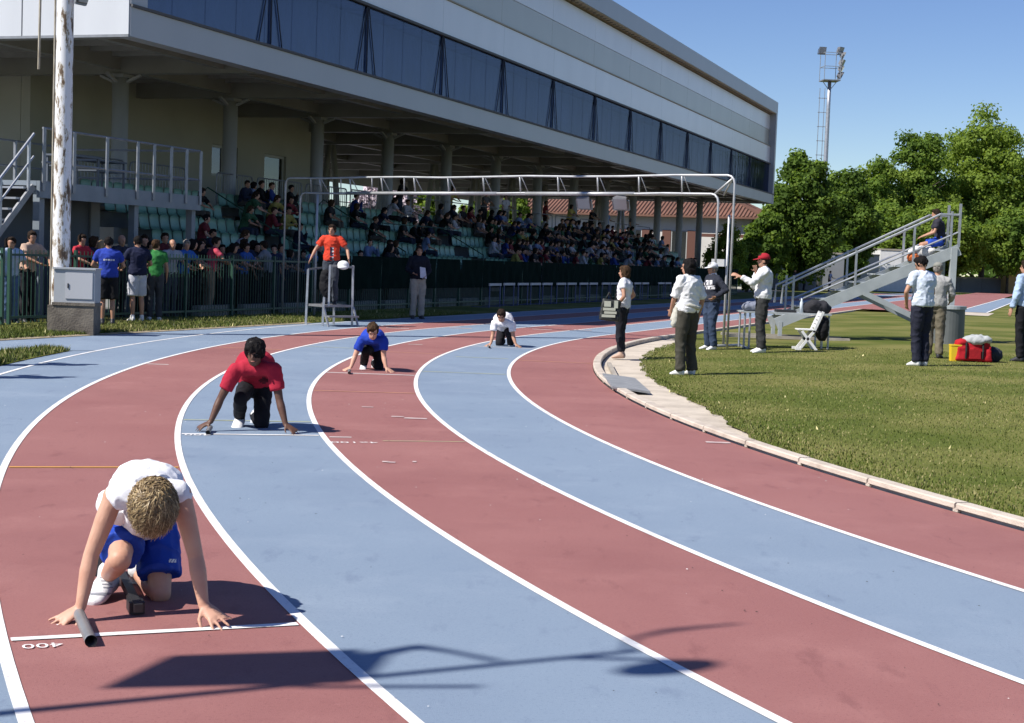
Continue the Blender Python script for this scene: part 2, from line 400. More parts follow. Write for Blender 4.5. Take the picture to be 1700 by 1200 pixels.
# first loop follows the uneven slab edge
l0 = []
for p in base_l[0]:
    a, v = to_av(p)
    if a < 0: t_ = theta(p); q = pol(t_, slab_in(t_) + rnd.uniform(-.025, .025)); l0.append(q)
    else: l0.append(W(a, (kr0 - .06) * (1 if v > 0 else -1)))
base_l = [l0] + base_l[1:]
n = len(l0); vv = []
for L in base_l: vv += [(p.x, p.y, field_z(p) if L is not l0 else .004) for p in L]
fs = [(k * n + i, (k + 1) * n + i, (k + 1) * n + (i + 1) % n, k * n + (i + 1) % n) for k in range(len(rs) - 1) for i in range(n)]
fs.append(tuple((len(rs) - 1) * n + i for i in range(n)))
fs = [f[::-1] if len(f) == 4 else f for f in fs]
g.add(vv, fs)
tag(obj('infield', g, M_grass), kind='structure')
# run-up and red apron inside the straight further off
def quad_av(pts, z): gg = Geo(); gg.add([W(a, v, z) for a, v in pts], [(0, 1, 2, 3)]); return gg
tag(obj('jump_apron', quad_av([(31, 35.3), (31, 31.6), (150, 31.6), (150, 35.3)], .115), M_red), kind='structure')
jr = obj('jump_runway', quad_av([(34, 31.5), (34, 30.3), (86, 30.3), (86, 31.5)], .121), M_blue); tag(jr, kind='structure')
for v in (31.5, 30.3): obj('runway_line', quad_av([(34, v + .04), (34, v - .04), (86, v - .04), (86, v + .04)], .127), M_line, jr)
tag(obj('sand_edge', quad_av([(28.6, 33.6), (28.6, 30.0), (33.8, 30.0), (33.8, 31.2)], .118), M_slab), kind='structure')
M_asph = mat('forecourt asphalt', (.11, .11, .11), .9, (.08, .08, .082), .5, bump=.2)
tag(obj('added_paving', quad_av([(-40, 47.0), (-40, 110), (84, 110), (84, 47.0)], .024), M_asph), kind='structure')  # grey ground added to keep green grass bounce off the stand's underside
# grass strip between track and stand, patch beside the run-up
g = Geo(); nn = 260; rng = random.Random(5)
va = []
for i in range(nn + 1):
    a = -34 + 140 * i / nn
    va += [W(a, VO - .02 + rng.uniform(-.05, .06), -.003), W(a, VO + .25, .02), W(a, VO + 1.2, .03), W(a, 47, .03)]
g.add(va, [(4 * i + k, 4 * i + k + 1, 4 * i + k + 5, 4 * i + k + 4) for i in range(nn) for k in range(3)])
tag(obj('grass_strip', g, M_grass), kind='structure')
g = Geo(); va = []
for i in range(60):
    a = -13.6 - 20 * i / 59; vi = math.sqrt(max((RAD + 6 * LANE + .36) ** 2 - a * a, 0)); vi = min(vi, 41.3)
    va += [W(a, vi, -.002), W(a, (vi + 41.37) / 2, .02), W(a, 41.37, -.002)]
g.add(va, [(3 * i + k, 3 * i + k + 1, 3 * i + k + 4, 3 * i + k + 3) for i in range(59) for k in range(2)])
tag(obj('grass_patch', g, M_grass), kind='structure')
M_soil = mat('bare pale soil', (.42, .34, .24), .95, (.28, .24, .15), 5, bump=.4)
g = Geo(); va = []
for i in range(120):
    a = -20 + 18 * i / 119; w = rng.uniform(.02, .16) * (1 if a < -8 else .6)
    va += [W(a, VO - .05, .004), W(a, VO + .05 + w, .021)]
g.add(va, [(2 * i, 2 * i + 1, 2 * i + 3, 2 * i + 2) for i in range(119)])
tag(obj('soil_edge', g, M_soil), kind='structure')
# grass blades where the turf is close enough to show them
def blades(n, pick, hmin, hmax, seed, wd=.006):
    q = random.Random(seed); vs_ = []; fs = []; mi = []
    for i in range(n):
        p = pick(q)
        if p is None: continue
        h = q.uniform(hmin, hmax); a = q.uniform(0, 6.283); w = wd * q.uniform(.7, 1.5)
        fl_ = q.random() < .0012
        if fl_: h *= 1.5; w *= 2.2
        dx, dy = math.cos(a) * w, math.sin(a) * w; lx, ly = q.uniform(-.6, .6) * h, q.uniform(-.6, .6) * h
        o = len(vs_); vs_ += [(p.x - dx, p.y - dy, p.z - .005), (p.x + dx, p.y + dy, p.z - .005), (p.x + lx, p.y + ly, p.z + h)]
        nz = noise.noise((p.x * .55, p.y * .55, 3)) + .6 * noise.noise((p.x * 2.3, p.y * 2.3, 9)); fs.append((o, o + 1, o + 2)); mi.append(3 if fl_ else q.choice((1, 1, 2, 1, 0)) if nz > .22 else q.choice((0, 0, 0, 0, 1)) if nz < -.2 else q.choice((0, 0, 0, 1, 1, 2)))
    gg = Geo(); gg.v = vs_; gg.f = fs; gg.m = mi; return gg
M_bl = [mat('blade', (.085, .115, .018), .6, spec=.2), mat('pale blade', (.17, .185, .05), .6, spec=.2), mat('dry blade', (.28, .25, .11), .7, spec=.2), mat('small flower', (.70, .62, .30), .7)]
def pick_in(q):
    t = R_(q.uniform(3, 62)); 
    r = slab_in(t) + .05 - (q.random() ** 1.6) * 16
    p = pol(t, r)
    if p.y < 4 or abs(p.x) > p.y * .46 + 3: return None
    if q.random() > min(1, (14 / p.y) ** 1.2): return None
    p.z = field_z(p); return p
tag(obj('infield_blades', blades(300000, pick_in, .010, .026, 11), M_bl), 'short mown grass blades of the infield', 'grass', kind='stuff')
def pick_strip(q):
    a = q.uniform(-18, 8); v = VO + .02 + abs(q.gauss(0, 1)) * 1.0
    if v > 46: return None
    p = W(a, v, .025); return p
tag(obj('verge_blades', blades(50000, pick_strip, .02, .075, 12, .010), M_bl), 'rough grass along the outer track edge below the fence', 'grass', kind='stuff')
def pick_patch(q):
    a = q.uniform(-22, -13.6); vi = math.sqrt((RAD + 6 * LANE + .36) ** 2 - a * a)
    if vi > 41.3: return None
    return W(a, q.uniform(vi, 41.35), .01)
tag(obj('patch_blades', blades(9000, pick_patch, .02, .09, 13, .01), M_bl), 'rough grass of the small wedge beside the track at the left edge', 'grass', kind='stuff')
print('track ok')
# ------------------------------------------------------------------ grandstand under a raised hall
M_wend = mat('white metal sheet', (.56, .58, .61), .45, (.52, .54, .57), 1.2, stretch=(1, 1, .2))
M_wpan = mat('white facade panel', (.74, .74, .76), .28, (.68, .68, .70), .8, (.3, .7), spec=.9, stretch=(1, 1, .3))
M_gpan = mat('grey beige facade panel', (.46, .455, .40), .32, (.42, .415, .365), .8, (.3, .7), spec=.8, stretch=(1, 1, .3))
M_fasc = mat('grey blue fascia sheet', (.36, .375, .40), .38, (.33, .345, .37), .7, (.3, .7), spec=.7, stretch=(1, 1, .3))
M_seam = mat('dark seam', (.08, .08, .085), .7)
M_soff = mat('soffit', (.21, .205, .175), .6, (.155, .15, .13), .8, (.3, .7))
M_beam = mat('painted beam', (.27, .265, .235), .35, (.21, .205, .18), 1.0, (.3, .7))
M_col = mat('painted column', (.36, .37, .365), .55, (.30, .31, .30), 1.5, (.3, .7), stretch=(1, 1, .3))
M_wall = mat('cream render wall', (.40, .395, .335), .85, (.34, .335, .28), .6, (.3, .7), bump=.1)
M_tier = mat('tier concrete', (.27, .27, .26), .9, (.19, .19, .18), 1.0, bump=.2)
M_seat = mat('green seat plastic', (.16, .33, .25), .45, (.13, .27, .20), 4)
M_green = mat('dark green paint', (.012, .055, .035), .5, (.02, .07, .045), 4)
M_screen = mat('dark green windscreen cloth', (.005, .013, .010), .9, (.008, .019, .014), 2, bump=.3, bscale=20, spec=.03)
M_frame = mat('window frame', (.42, .43, .42), .5)
# glazing: dark tinted panes that mirror the sky and let the struts behind show
def glassm(name, tint, fac, rough=.03, bump=0.0):
    m = bpy.data.materials.new(name); m.use_nodes = True; nt = m.node_tree; nt.nodes.remove(nt.nodes['Principled BSDF'])
    out = nt.nodes['Material Output']
    gl = nt.nodes.new('ShaderNodeBsdfGlossy'); gl.inputs['Roughness'].default_value = rough; gl.inputs['Color'].default_value = (.75, .78, .85, 1)
    tr = nt.nodes.new('ShaderNodeBsdfTransparent'); tr.inputs['Color'].default_value = (*tint, 1)
    mx = nt.nodes.new('ShaderNodeMixShader'); mx.inputs[0].default_value = fac
    nt.links.new(tr.outputs[0], mx.inputs[1]); nt.links.new(gl.outputs[0], mx.inputs[2]); nt.links.new(mx.outputs[0], out.inputs[0])
    if bump:
        tc = nt.nodes.new('ShaderNodeTexCoord'); mp = nt.nodes.new('ShaderNodeMapping'); mp.inputs['Scale'].default_value = (1.3, 1.3, .25)
        n = nt.nodes.new('ShaderNodeTexNoise'); n.inputs['Scale'].default_value = 1.6; n.inputs['Detail'].default_value = 3
        bp = nt.nodes.new('ShaderNodeBump'); bp.inputs['Strength'].default_value = bump; bp.inputs['Distance'].default_value = .05
        nt.links.new(tc.outputs['Object'], mp.inputs[0]); nt.links.new(mp.outputs[0], n.inputs[0]); nt.links.new(n.outputs[0], bp.inputs['Height']); nt.links.new(bp.outputs[0], gl.inputs['Normal'])
    return m
M_glass = glassm('tinted facade glass', (.50, .56, .68), .10, .05, .2)
M_pane = glassm('window glass', (.4, .42, .4), .12)

VF, A0, A1, VB = 46.3, -4.3, 71.6, 66.0         # facade plane, ends, back of the raised hall
ZB, ZG0, ZG1, ZT = 6.02, 6.70, 8.70, 12.85
BAY = 5.65; COLA = [2.25 + BAY * k for k in range(13)]; VC = 51.0
hall = thing('grandstand_building', 'long raised sports hall on round columns over the shaded seating tiers', 'grandstand', W(A0, VF))
def part(name, fn, m, parent=None, smooth=False):
    g = Geo(); fn(g); return obj(name, g, m, parent or hall, smooth)
# shell
part('roof', lambda g: g.boxuv(A0 + .3, A1 - .3, VF + .3, VB, ZT - .4, ZT - .05), M_fasc)
part('roof_fascia', lambda g: g.boxuv(A0, A1, VF - .02, VF + .38, 12.08, ZT), M_fasc)
sof = part('fascia_soffit', lambda g: g.boxuv(A0 + .3, A1 - .3, VF + .02, VF + .58, 12.05, 12.075), mat('pale soffit strip', (.55, .47, .33), .7, (.3, .25, .18), 6, (.4, .7)))
g = Geo()
for i in range(150): a = A0 + .5 + i * .5; g.boxuv(a, a + .07, VF + .16, VF + .30, 12.028, 12.049)
tag(obj('bracket_row', g, M_seam, sof), kind='stuff')
part('bottom_fascia', lambda g: g.boxuv(A0, A1, VF, VF + .4, ZB, ZG0 - .06), M_fasc)
part('bottom_lip', lambda g: g.boxuv(A0, A1, VF - .05, VF + .12, ZG0 - .058, ZG0), M_seam)
part('end_cap', lambda g: g.boxuv(A1 - .45, A1 + .003, VF - .015, VB, ZB - .003, ZT - .003), M_fasc)
part('near_post', lambda g: g.boxuv(A0 - .004, A0 + .62, VF - .004, VF + .4, ZG0 + .003, 12.07), M_fasc)
# near end wall: white sheets standing side by side
v = VF + .03; k = 0
while v < VB - .2:
    v1 = min(v + 2.75, VB)
    part('wall_panel', lambda g: g.boxuv(A0 - .03, A0 + .12, v, v1 - .035, ZB + .04, ZT - .02), M_wend); v = v1
part('wall_core', lambda g: g.boxuv(A0 + .0, A0 + .28, VF + .42, VB, ZB + .06, ZT - .06), M_seam)
part('wall_trim', lambda g: g.boxuv(A0 - .05, A0 + .0, VF + .02, VB, ZB - .02, ZB + .035), M_steeld)
# facade bands: sheets as long as a bay
bands = [(8.76, 9.86, M_wpan, .30), (9.92, 10.98, M_gpan, .42), (10.99, 11.96, M_wpan, .40)]
for a in [A0 + .62] + COLA[0:]:
    i = ([A0 + .62] + COLA).index(a); nxt = ([A0 + .62] + COLA + [A1 - .46])[i + 1]
    nxt = min(nxt, A1 - .46)
    if nxt - a < .3: continue
    for z0, z1, m, off in bands:
        part('facade_panel', lambda g: g.boxuv(a + .006, nxt - .006, VF + off, VF + off + .1, z0, z1), m)
part('band_backing', lambda g: g.boxuv(A0 + .62, A1 - .46, VF + .56, VF + .62, 8.72, 12.06), M_seam)
part('ledge', lambda g: g.boxuv(A0 + .62, A1 - .46, VF + .26, VF + .55, 9.865, 9.915), mat('tan ledge', (.36, .31, .24), .7))
part('glazing_head', lambda g: g.boxuv(A0 + .62, A1 - .46, VF + .2, VF + .5, 8.68, 8.755), M_seam)
# glass panes, four to a bay
pw = BAY / 4; a = A0 + .64
while a < A1 - .5:
    a1 = min(a + pw, A1 - .47); p = W(a, VF + .3); 
    part('glass_pane', lambda g: g.boxuv(a + .008, a1 - .008, VF + .30, VF + .315, ZG0 + .0, 8.675), M_glass); a = a1
# room behind the glass
M_room = mat('dim interior', (.42, .47, .58), .9, (.26, .30, .39), 1.2, stretch=(1.5, 1.5, .25))
part('inner_wall', lambda g: g.boxuv(A0 + .3, A1 - .5, VF + 1.25, VF + 1.35, ZG0 + .12, 8.65), M_room)
part('inner_floor', lambda g: g.boxuv(A0 + .3, A1 - .5, VF + .42, VB - .2, ZG0 - .02, ZG0 + .01), M_room)
part('inner_ceiling', lambda g: g.boxuv(A0 + .3, A1 - .5, VF + .66, VF + 3.3, 8.7, 8.8), M_room)
M_strut = mat('dark strut', (.05, .06, .085), .7, spec=.1)
for a in COLA:
    if a > A1 - 3: continue
    s = part('glazing_strut', lambda g: (g.bar(W(a, VF + .27, ZG0 + .01), W(a, VF + .27, 8.66), .045), g.bar(W(a - .62, VF + .27, ZG0 + .01), W(a - .06, VF + .27, 8.66), .026), g.bar(W(a + .62, VF + .27, ZG0 + .01), W(a + .06, VF + .27, 8.66), .026)), M_strut)
# soffit and beams
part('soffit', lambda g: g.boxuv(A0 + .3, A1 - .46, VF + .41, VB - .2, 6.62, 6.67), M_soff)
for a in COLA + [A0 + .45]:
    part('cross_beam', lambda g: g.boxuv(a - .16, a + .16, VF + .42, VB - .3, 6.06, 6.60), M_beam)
for v0 in (VF + 1.6, VC, VC + 5.0, VC + 10):
    L = [A0 + .62] + COLA + [A1 - .5]
    for i in range(len(L) - 1):
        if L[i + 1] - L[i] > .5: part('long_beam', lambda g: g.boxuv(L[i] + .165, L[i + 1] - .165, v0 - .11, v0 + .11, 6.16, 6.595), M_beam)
g = Geo(); a = A0 + .62 + pw / 2
while a < A1 - .6:
    if min(abs(a - c) for c in COLA) > .3: g.boxuv(a - .05, a + .05, VF + .45, VB - .32, 6.46, 6.615)
    a += BAY / 6
M_joist = mat('glossy painted joist', (.33, .33, .31), .22, (.27, .27, .25), 2)
tag(obj('joist_row', g, M_joist, hall), kind='stuff')
part('back_edge', lambda g: g.boxuv(A0, A1, VB - .15, VB, ZB - .5, ZT - .5), M_wend)
# columns
for i, a in enumerate(COLA):
    cb = W(a, VC)
    c = part('column', lambda g: g.tube([(cb.x, cb.y, 0), (cb.x, cb.y, 5.98)], .215, 20), M_col, None, True)
    def capit(g):
        for s in (-1, 1):
            for q in ((0, s), (s, 0)):
                p0 = W(a + q[0] * .2, VC + q[1] * .2, 5.86); p1 = W(a + q[0] * .62, VC + q[1] * .62, 6.03)
                g.bar(p0, p1, .10, .06)
        g.boxuv(a - .24, a + .24, VC - .24, VC + .24, 5.97, 6.055)
    obj('capital', (lambda gg: (capit(gg), gg)[1])(Geo()), M_col, c)
# rear row of leaning struts
for a in COLA[3:]:
    for s in (-1, 1):
        p0, p1 = W(a + s * .95 + 1.6, VC + 6, 2.6), W(a + s * .18 + 1.6, VC + 6, 6.2)
        part('leaning_strut', lambda g: g.tube([p0, p1], .13, 12), M_col, None, True)
for a in COLA[3::2]:
    p = W(a, VB - 1); part('rear_column', lambda g: g.tube([(p.x, p.y, 0), (p.x, p.y, 6.1)], .2, 14), M_col, None, True)
# rooms under the near end
WA0, WA1, VW = 2.7, 19.6, 54.2
def roomwall(g):
    # long wall with a window and a door opening
    op = [(12.2, 13.9, 4.0, 5.05), (15.75, 17.35, 2.8, 5.0)]
    xs = [WA0, op[0][0], op[0][1], op[1][0], op[1][1], WA1]
    g.boxuv(xs[0], xs[1], VW, VW + .3, 0, 6.61)
    g.boxuv(xs[2], xs[3], VW, VW + .3, 0, 6.61); g.boxuv(xs[4], xs[5], VW, VW + .3, 0, 6.61)
    for b0, b1, z0, z1 in op:
        g.boxuv(b0, b1, VW, VW + .3, 0, z0); g.boxuv(b0, b1, VW, VW + .3, z1, 6.61)
part('room_wall', roomwall, M_wall)
part('room_end_wall', lambda g: g.boxuv(WA0 - .004, WA0 + .3, VW + .31, VB - .3, 0, 6.61), M_wall)
part('room_far_wall', lambda g: g.boxuv(WA1 - .3, WA1 - .004, VW + .31, VB - .3, 0, 6.61), M_wall)
def wframe(g, b0, b1, z0, z1):
    for q in ((b0, b0 + .09, z0, z1), (b1 - .09, b1, z0, z1)): g.boxuv(q[0], q[1], VW + .1, VW + .2, q[2], q[3])
    for q in ((b0 + .09, b1 - .09, z0, z0 + .09), (b0 + .09, b1 - .09, z1 - .09, z1)): g.boxuv(q[0], q[1], VW + .1, VW + .2, q[2], q[3])
w = part('window', lambda g: (wframe(g, 12.2, 13.9, 4.0, 5.05), g.boxuv(13.02, 13.1, VW + .11, VW + .19, 4.09, 4.96)), M_frame)
obj('pane', Geo().boxuv(12.29, 13.81, VW + .145, VW + .155, 4.09, 4.96), M_pane, w)
d = part('door', lambda g: wframe(g, 15.75, 17.35, 2.82, 5.0), M_frame)
obj('pane', Geo().boxuv(15.84, 17.26, VW + .145, VW + .155, 2.91, 4.91), glassm('door glass', (.45, .5, .3), .12), d)
part('room_back', lambda g: g.boxuv(WA0 + .35, WA1 - .35, VW + 4, VW + 4.1, 0, 6.5), M_room)

# tiers and seats
NR, RD, RH, Z0, V0, TA0, TA1 = 5, .70, .40, .80, 47.2, -.4, 57.0
def tiers(g):
    for r in range(NR): g.boxuv(TA0, TA1, V0 + RD * r, V0 + RD * (r + 1) - .002 * 0, (0 if r == 0 else 0), Z0 + RH * r)
for r in range(NR):
    part('tier_step', lambda g: g.boxuv(TA0, TA1, V0 + RD * r + .001, V0 + RD * (r + 1), 0, Z0 + RH * r), M_tier)
part('top_walkway', lambda g: g.boxuv(TA0, TA1, V0 + RD * NR + .001, VW - .003, 0 + 2.55, Z0 + RH * NR), M_tier)
part('walkway_back', lambda g: g.boxuv(WA1 + .01, TA1, VW, VC + 6.8, 2.55, Z0 + RH * NR), M_tier)
# one seat shell, shared by all
def seat_geo():
    g = Geo(); prof = [(.20, .40), (.17, .43), (.06, .42), (-.06, .41), (-.14, .43), (-.18, .52), (-.205, .66), (-.215, .76), (-.195, .79)]
    # profile in (towards track, height); swept across with rounded corners
    xs = [-.205, -.19, -.1, 0, .1, .19, .205]; vs_ = []
    for i, (y, z) in enumerate(prof):
        for x in xs:
            e = abs(x) / .205; dz = -.03 * e ** 4 * (1 if i > 5 else .3) + (.02 * e ** 2 if i <= 5 else 0); dy = .03 * e ** 2 if i > 4 else 0
            vs_.append((x, y + dy, z + dz))
    n = len(xs); fs = [(i * n + k, i * n + k + 1, (i + 1) * n + k + 1, (i + 1) * n + k) for i in range(len(prof) - 1) for k in range(n - 1)]
    o = len(vs_); vs2 = [(x, y - .018 if z > .5 else y, z - (.02 if z <= .5 else 0)) for x, y, z in vs_]
    fs2 = [tuple(i + o for i in f)[::-1] for f in fs]
    g.add(vs_ + vs2, fs + fs2); return g
seat_me = seat_geo().mesh('seat', [M_seat], True)
ROTU = math.atan2(UD.y, UD.x)      # local x along the straight
seat_rot = math.atan2(-UD.y, -UD.x) # local +y then faces the track
def face_track(): return math.atan2(-UD.x * 0 + ND.y, ND.x) - math.pi / 2
FT = face_track()
aisles = [6.0, 20.2, 34.0, 48.0]
SEATS = []
a = TA0 + .5
while a < TA1 - .4:
    if min(abs(a - q) for q in aisles) > .62:
        for r in range(NR): SEATS.append((a, r))
    a += .47
SEATS.sort(key=lambda s: W(s[0], V0).length)
off = hall.location
for k, (a, r) in enumerate(SEATS[:295]):
    o = link('seat', seat_me, hall); o.location = W(a, V0 + RD * r + .32, Z0 + RH * r) - off; o.rotation_euler.z = FT
g = Geo(); sg = seat_geo()
for a, r in SEATS[295:]:
    p = W(a, V0 + RD * r + .32, Z0 + RH * r); c_, s_ = math.cos(FT), math.sin(FT)
    g.add([(p.x + x * c_ - y * s_, p.y + x * s_ + y * c_, p.z + z) for x, y, z in sg.v], sg.f)
tag(obj('far_seats', g, M_seat, hall, True), kind='stuff')
for q in aisles:
    for r in range(NR): part('aisle_step', lambda g: g.boxuv(q - .5, q + .5, V0 + RD * r - .3, V0 + RD * r, Z0 + RH * r - RH + .003, Z0 + RH * r - RH / 2), M_tier)
# front parapet under the first row
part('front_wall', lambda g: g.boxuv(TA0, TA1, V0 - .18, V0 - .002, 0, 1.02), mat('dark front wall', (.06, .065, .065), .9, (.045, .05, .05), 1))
# railings along the top walkway
def rail(g, a0, a1, v, z, h=1.0, bars=True):
    ps = [W(a0, v, z), W(a0, v, z + h - .12), W(a0 + .04, v, z + h - .03), W(a0 + .13, v, z + h), W(a1 - .13, v, z + h), W(a1 - .04, v, z + h - .03), W(a1, v, z + h - .12), W(a1, v, z)]
    g.tube(ps, .024, 6); g.tube([W(a0, v, z + .12), W(a1, v, z + .12)], .018, 6)
    if bars:
        k = max(2, int((a1 - a0) / .14))
        for i in range(1, k): q = a0 + (a1 - a0) * i / k; g.tube([W(q, v, z + .12), W(q, v, z + h)], .011, 5, False)
ZW = Z0 + RH * NR
for a0_, a1_ in [(.2, 2.2), (2.5, 5.2), (6.9, 9.0), (9.3, 12.2), (12.5, 15.5), (15.8, 19.4), (21, 24), (24.4, 27.4), (28, 31), (31.6, 33.2), (35, 38), (38.5, 42), (42.5, 47), (49, 52), (52.4, 56.4)]:
    part('walkway_railing', lambda g: rail(g, a0_, a1_, V0 + RD * NR + .12, ZW, 1.0, a0_ < 20), M_steeld)
for q in aisles + [13.2, 27.0, 41.0]:
    def hr(g):
        for s in (-.45,):
            g.tube([W(q + s, V0 + .1, Z0), W(q + s, V0 + .1, Z0 + .9), W(q + s, V0 + RD * NR - .4, ZW + .5), W(q + s, V0 + RD * NR - .2, ZW + .3), W(q + s, V0 + RD * NR - .2, ZW - RH)], .022, 6)
    part('handrail', hr, M_green)
for a in (21, 26.6, 32.3, 38, 43.6, 49.3):
    part('rear_railing', lambda g: (rail(g, a, a + 5.4, VC + 6.6, ZW, 1.05, False)), M_steeld)
part('long_handrail', lambda g: g.tube([W(13.6, V0 + 1.35, 2.62), W(19.5, V0 + 1.35, 2.62)], .02, 6), M_green)

# steel landing with railing beside the tiers, stair up from the left
LA0, LA1, LV0, LV1 = -6.7, -.62, 46.75, 50.6
M_bsteel = mat('blue grey painted steel', (.20, .235, .27), .5, (.16, .19, .22), 2)
landing = thing('landing_platform', 'grey steel landing platform on posts at the left end of the tiers', 'platform', W(LA0, LV0))
def lp(name, fn, m): g = Geo(); fn(g); return obj(name, g, m, landing)
lp('deck', lambda g: g.boxuv(LA0, LA1, LV0 + .06, LV1, 2.70, 2.80), M_bsteel)
lp('edge_beam', lambda g: g.boxuv(LA0, LA1, LV0 - .02, LV0 + .055, 2.46, 2.80), M_bsteel)
lp('edge_beam', lambda g: g.boxuv(LA0, LA1, LV1 - .6, LV1 - .5, 2.4, 2.695), M_bsteel)
for a in (-6.5, -3.15, -.78):
    lp('post', lambda g: g.boxuv(a - .08, a + .08, LV0 + .07, LV0 + .23, 0, 2.695), M_bsteel)
M_bpan = mat('dark blue grey sheet', (.085, .10, .125), .6, (.07, .085, .105), 1)
lp('side_panel', lambda g: g.boxuv(LA0 - 6, -2.9, LV0 + 1.5, LV0 + 1.56, 0, 2.69), M_bpan)
lp('corner_panel', lambda g: g.boxuv(-2.895, -2.55, LV0 + 1.45, LV0 + 1.6, 0, 2.69), mat('grey sheet', (.2, .21, .22), .6))
posts = [-6.6, -5.6, -4.45, -3.3, -2.65, -1.95, -1.3, -.68]
def lrail(g):
    for z in (3.18, 3.86): g.tube([W(LA0 + .1, LV0, z), W(LA1 - .05, LV0, z)], .026, 6)
    g.tube([W(LA1 - .05, LV0, 3.86), W(LA1 - .05, LV1, 3.86)], .026, 6); g.tube([W(LA1 - .05, LV0, 3.18), W(LA1 - .05, LV1, 3.18)], .026, 6)
    g.tube([W(-6.6, LV1 - .3, 3.88), W(LA1, LV1 - .3, 3.88)], .026, 6); g.tube([W(-6.6, LV1 - .3, 3.3), W(LA1, LV1 - .3, 3.3)], .026, 6)
lp('rail', lrail, M_steeld)
for a in posts: lp('rail_post', lambda g: g.boxuv(a - .045, a + .045, LV0 - .05, LV0 - .025, 2.6, 3.86), M_steeld)
for a in (-6.2, -4.6, -2.9): lp('rail_post', lambda g: g.boxuv(a - .03, a + .03, LV1 - .33, LV1 - .27, 2.8, 3.88), M_steeld)
# stacked tables and chairs on the landing
def table_at(a, v, label, n):
    t = thing('stacked_table', label, 'table', W(a, v, 2.8))
    obj('top', Geo().boxuv(a - .55, a + .55, v - .35, v + .35, 3.48, 3.52), M_bpan, t)
    for s in (-.5, .5):
        for q in (-.3, .3): obj('leg', Geo().boxuv(a + s - .02, a + s + .02, v + q - .02, v + q + .02, 2.8, 3.478), M_bpan, t)
    obj('shelf', Geo().boxuv(a - .5, a + .5, v - .3, v + .3, 3.25, 3.28), M_bpan, t)
table_at(-3.6, 48.2, 'dark table on the landing platform behind the rail, in front of the first column', 0)
table_at(-2.0, 48.6, 'dark table on the landing platform nearest the seating tiers', 0)
# stair
SA1, SA0 = -6.75, -9.7
stair = thing('access_stair', 'galvanised steel stair with rails climbing to the landing at the left edge', 'stair', W(SA0, 47.2))
def sp_(name, fn, m): g = Geo(); fn(g); return obj(name, g, m, stair)
# (the flight is seen from the side: it rises towards the tiers)
stz = lambda a: 2.78 + (a - SA1) * .94
for v in (46.85, 48.05):
    sp_('stringer', lambda g: g.bar(W(SA0, v, stz(SA0) - .1), W(SA1, v, stz(SA1) - .1), .05, .13), M_steeld)
    sp_('stair_rail', lambda g: (g.tube([W(SA0, v, stz(SA0) + .95), W(SA1, v, stz(SA1) + .95)], .03, 7), g.tube([W(SA0, v, stz(SA0) + .5), W(SA1, v, stz(SA1) + .5)], .024, 7)), M_steel)
    for i in range(4):
        a = SA0 + .25 + i * .85
        sp_('stair_post', lambda g: g.boxuv(a - .03, a + .03, v - .02, v + .02, stz(a) - .05, stz(a) + .95), M_steel)
for i in range(12):
    a = SA0 + .1 + i * .235
    sp_('tread', lambda g: g.boxuv(a, a + .24, 46.88, 48.02, stz(a + .12) - .02, stz(a + .12) + .02), M_steel)
print('stand ok')
# ------------------------------------------------------------------ merged soft shapes
def remesh(geo, voxel, smooth=4, wr=0.0, wscale=12.0, flat=None, sfac=.5, wseed=0.0, stretch=(1, 1, 1), ridge=False):
    """union of the overlapping closed shapes in geo as one continuous surface; wr adds cloth-like folds"""
    me = geo.mesh('tmp'); o = bpy.data.objects.new('tmp', me); COL.objects.link(o)
    md = o.modifiers.new('r', 'REMESH'); md.mode = 'VOXEL'; md.voxel_size = voxel; md.use_smooth_shade = True
    if smooth:
        ms = o.modifiers.new('s', 'SMOOTH'); ms.iterations = smooth; ms.factor = sfac
    dg = bpy.context.evaluated_depsgraph_get(); dg.update()
    m2 = bpy.data.meshes.new_from_object(o.evaluated_get(dg)); bpy.data.objects.remove(o); bpy.data.meshes.remove(me)
    n = len(m2.vertices)
    if wr and n:
        co = np.empty(n * 3); m2.vertices.foreach_get('co', co); co = co.reshape(-1, 3)
        no = np.empty(n * 3); m2.vertices.foreach_get('normal', no); no = no.reshape(-1, 3)
        q = co * wscale * np.array(stretch) + wseed
        d = np.array([noise.noise((a, b, c)) + .5 * noise.noise((a * 2.3 + 5, b * 2.3, c * 2.3)) for a, b, c in q])
        if ridge: d = d * .55 + np.array([1.3 * (1 - abs(noise.noise((a * .8 + 11, b * .8, c * 1.3)))) ** 6 for a, b, c in q])
        co = co + no * ((d + .45) * wr)[:, None]
        m2.vertices.foreach_set('co', co.ravel())
    if flat is not None:
        for v in m2.vertices:
            if v.co.z < flat: v.co.z = flat
    m2.polygons.foreach_set('use_smooth', [True] * len(m2.polygons)); m2.materials.clear(); m2.update()
    return m2
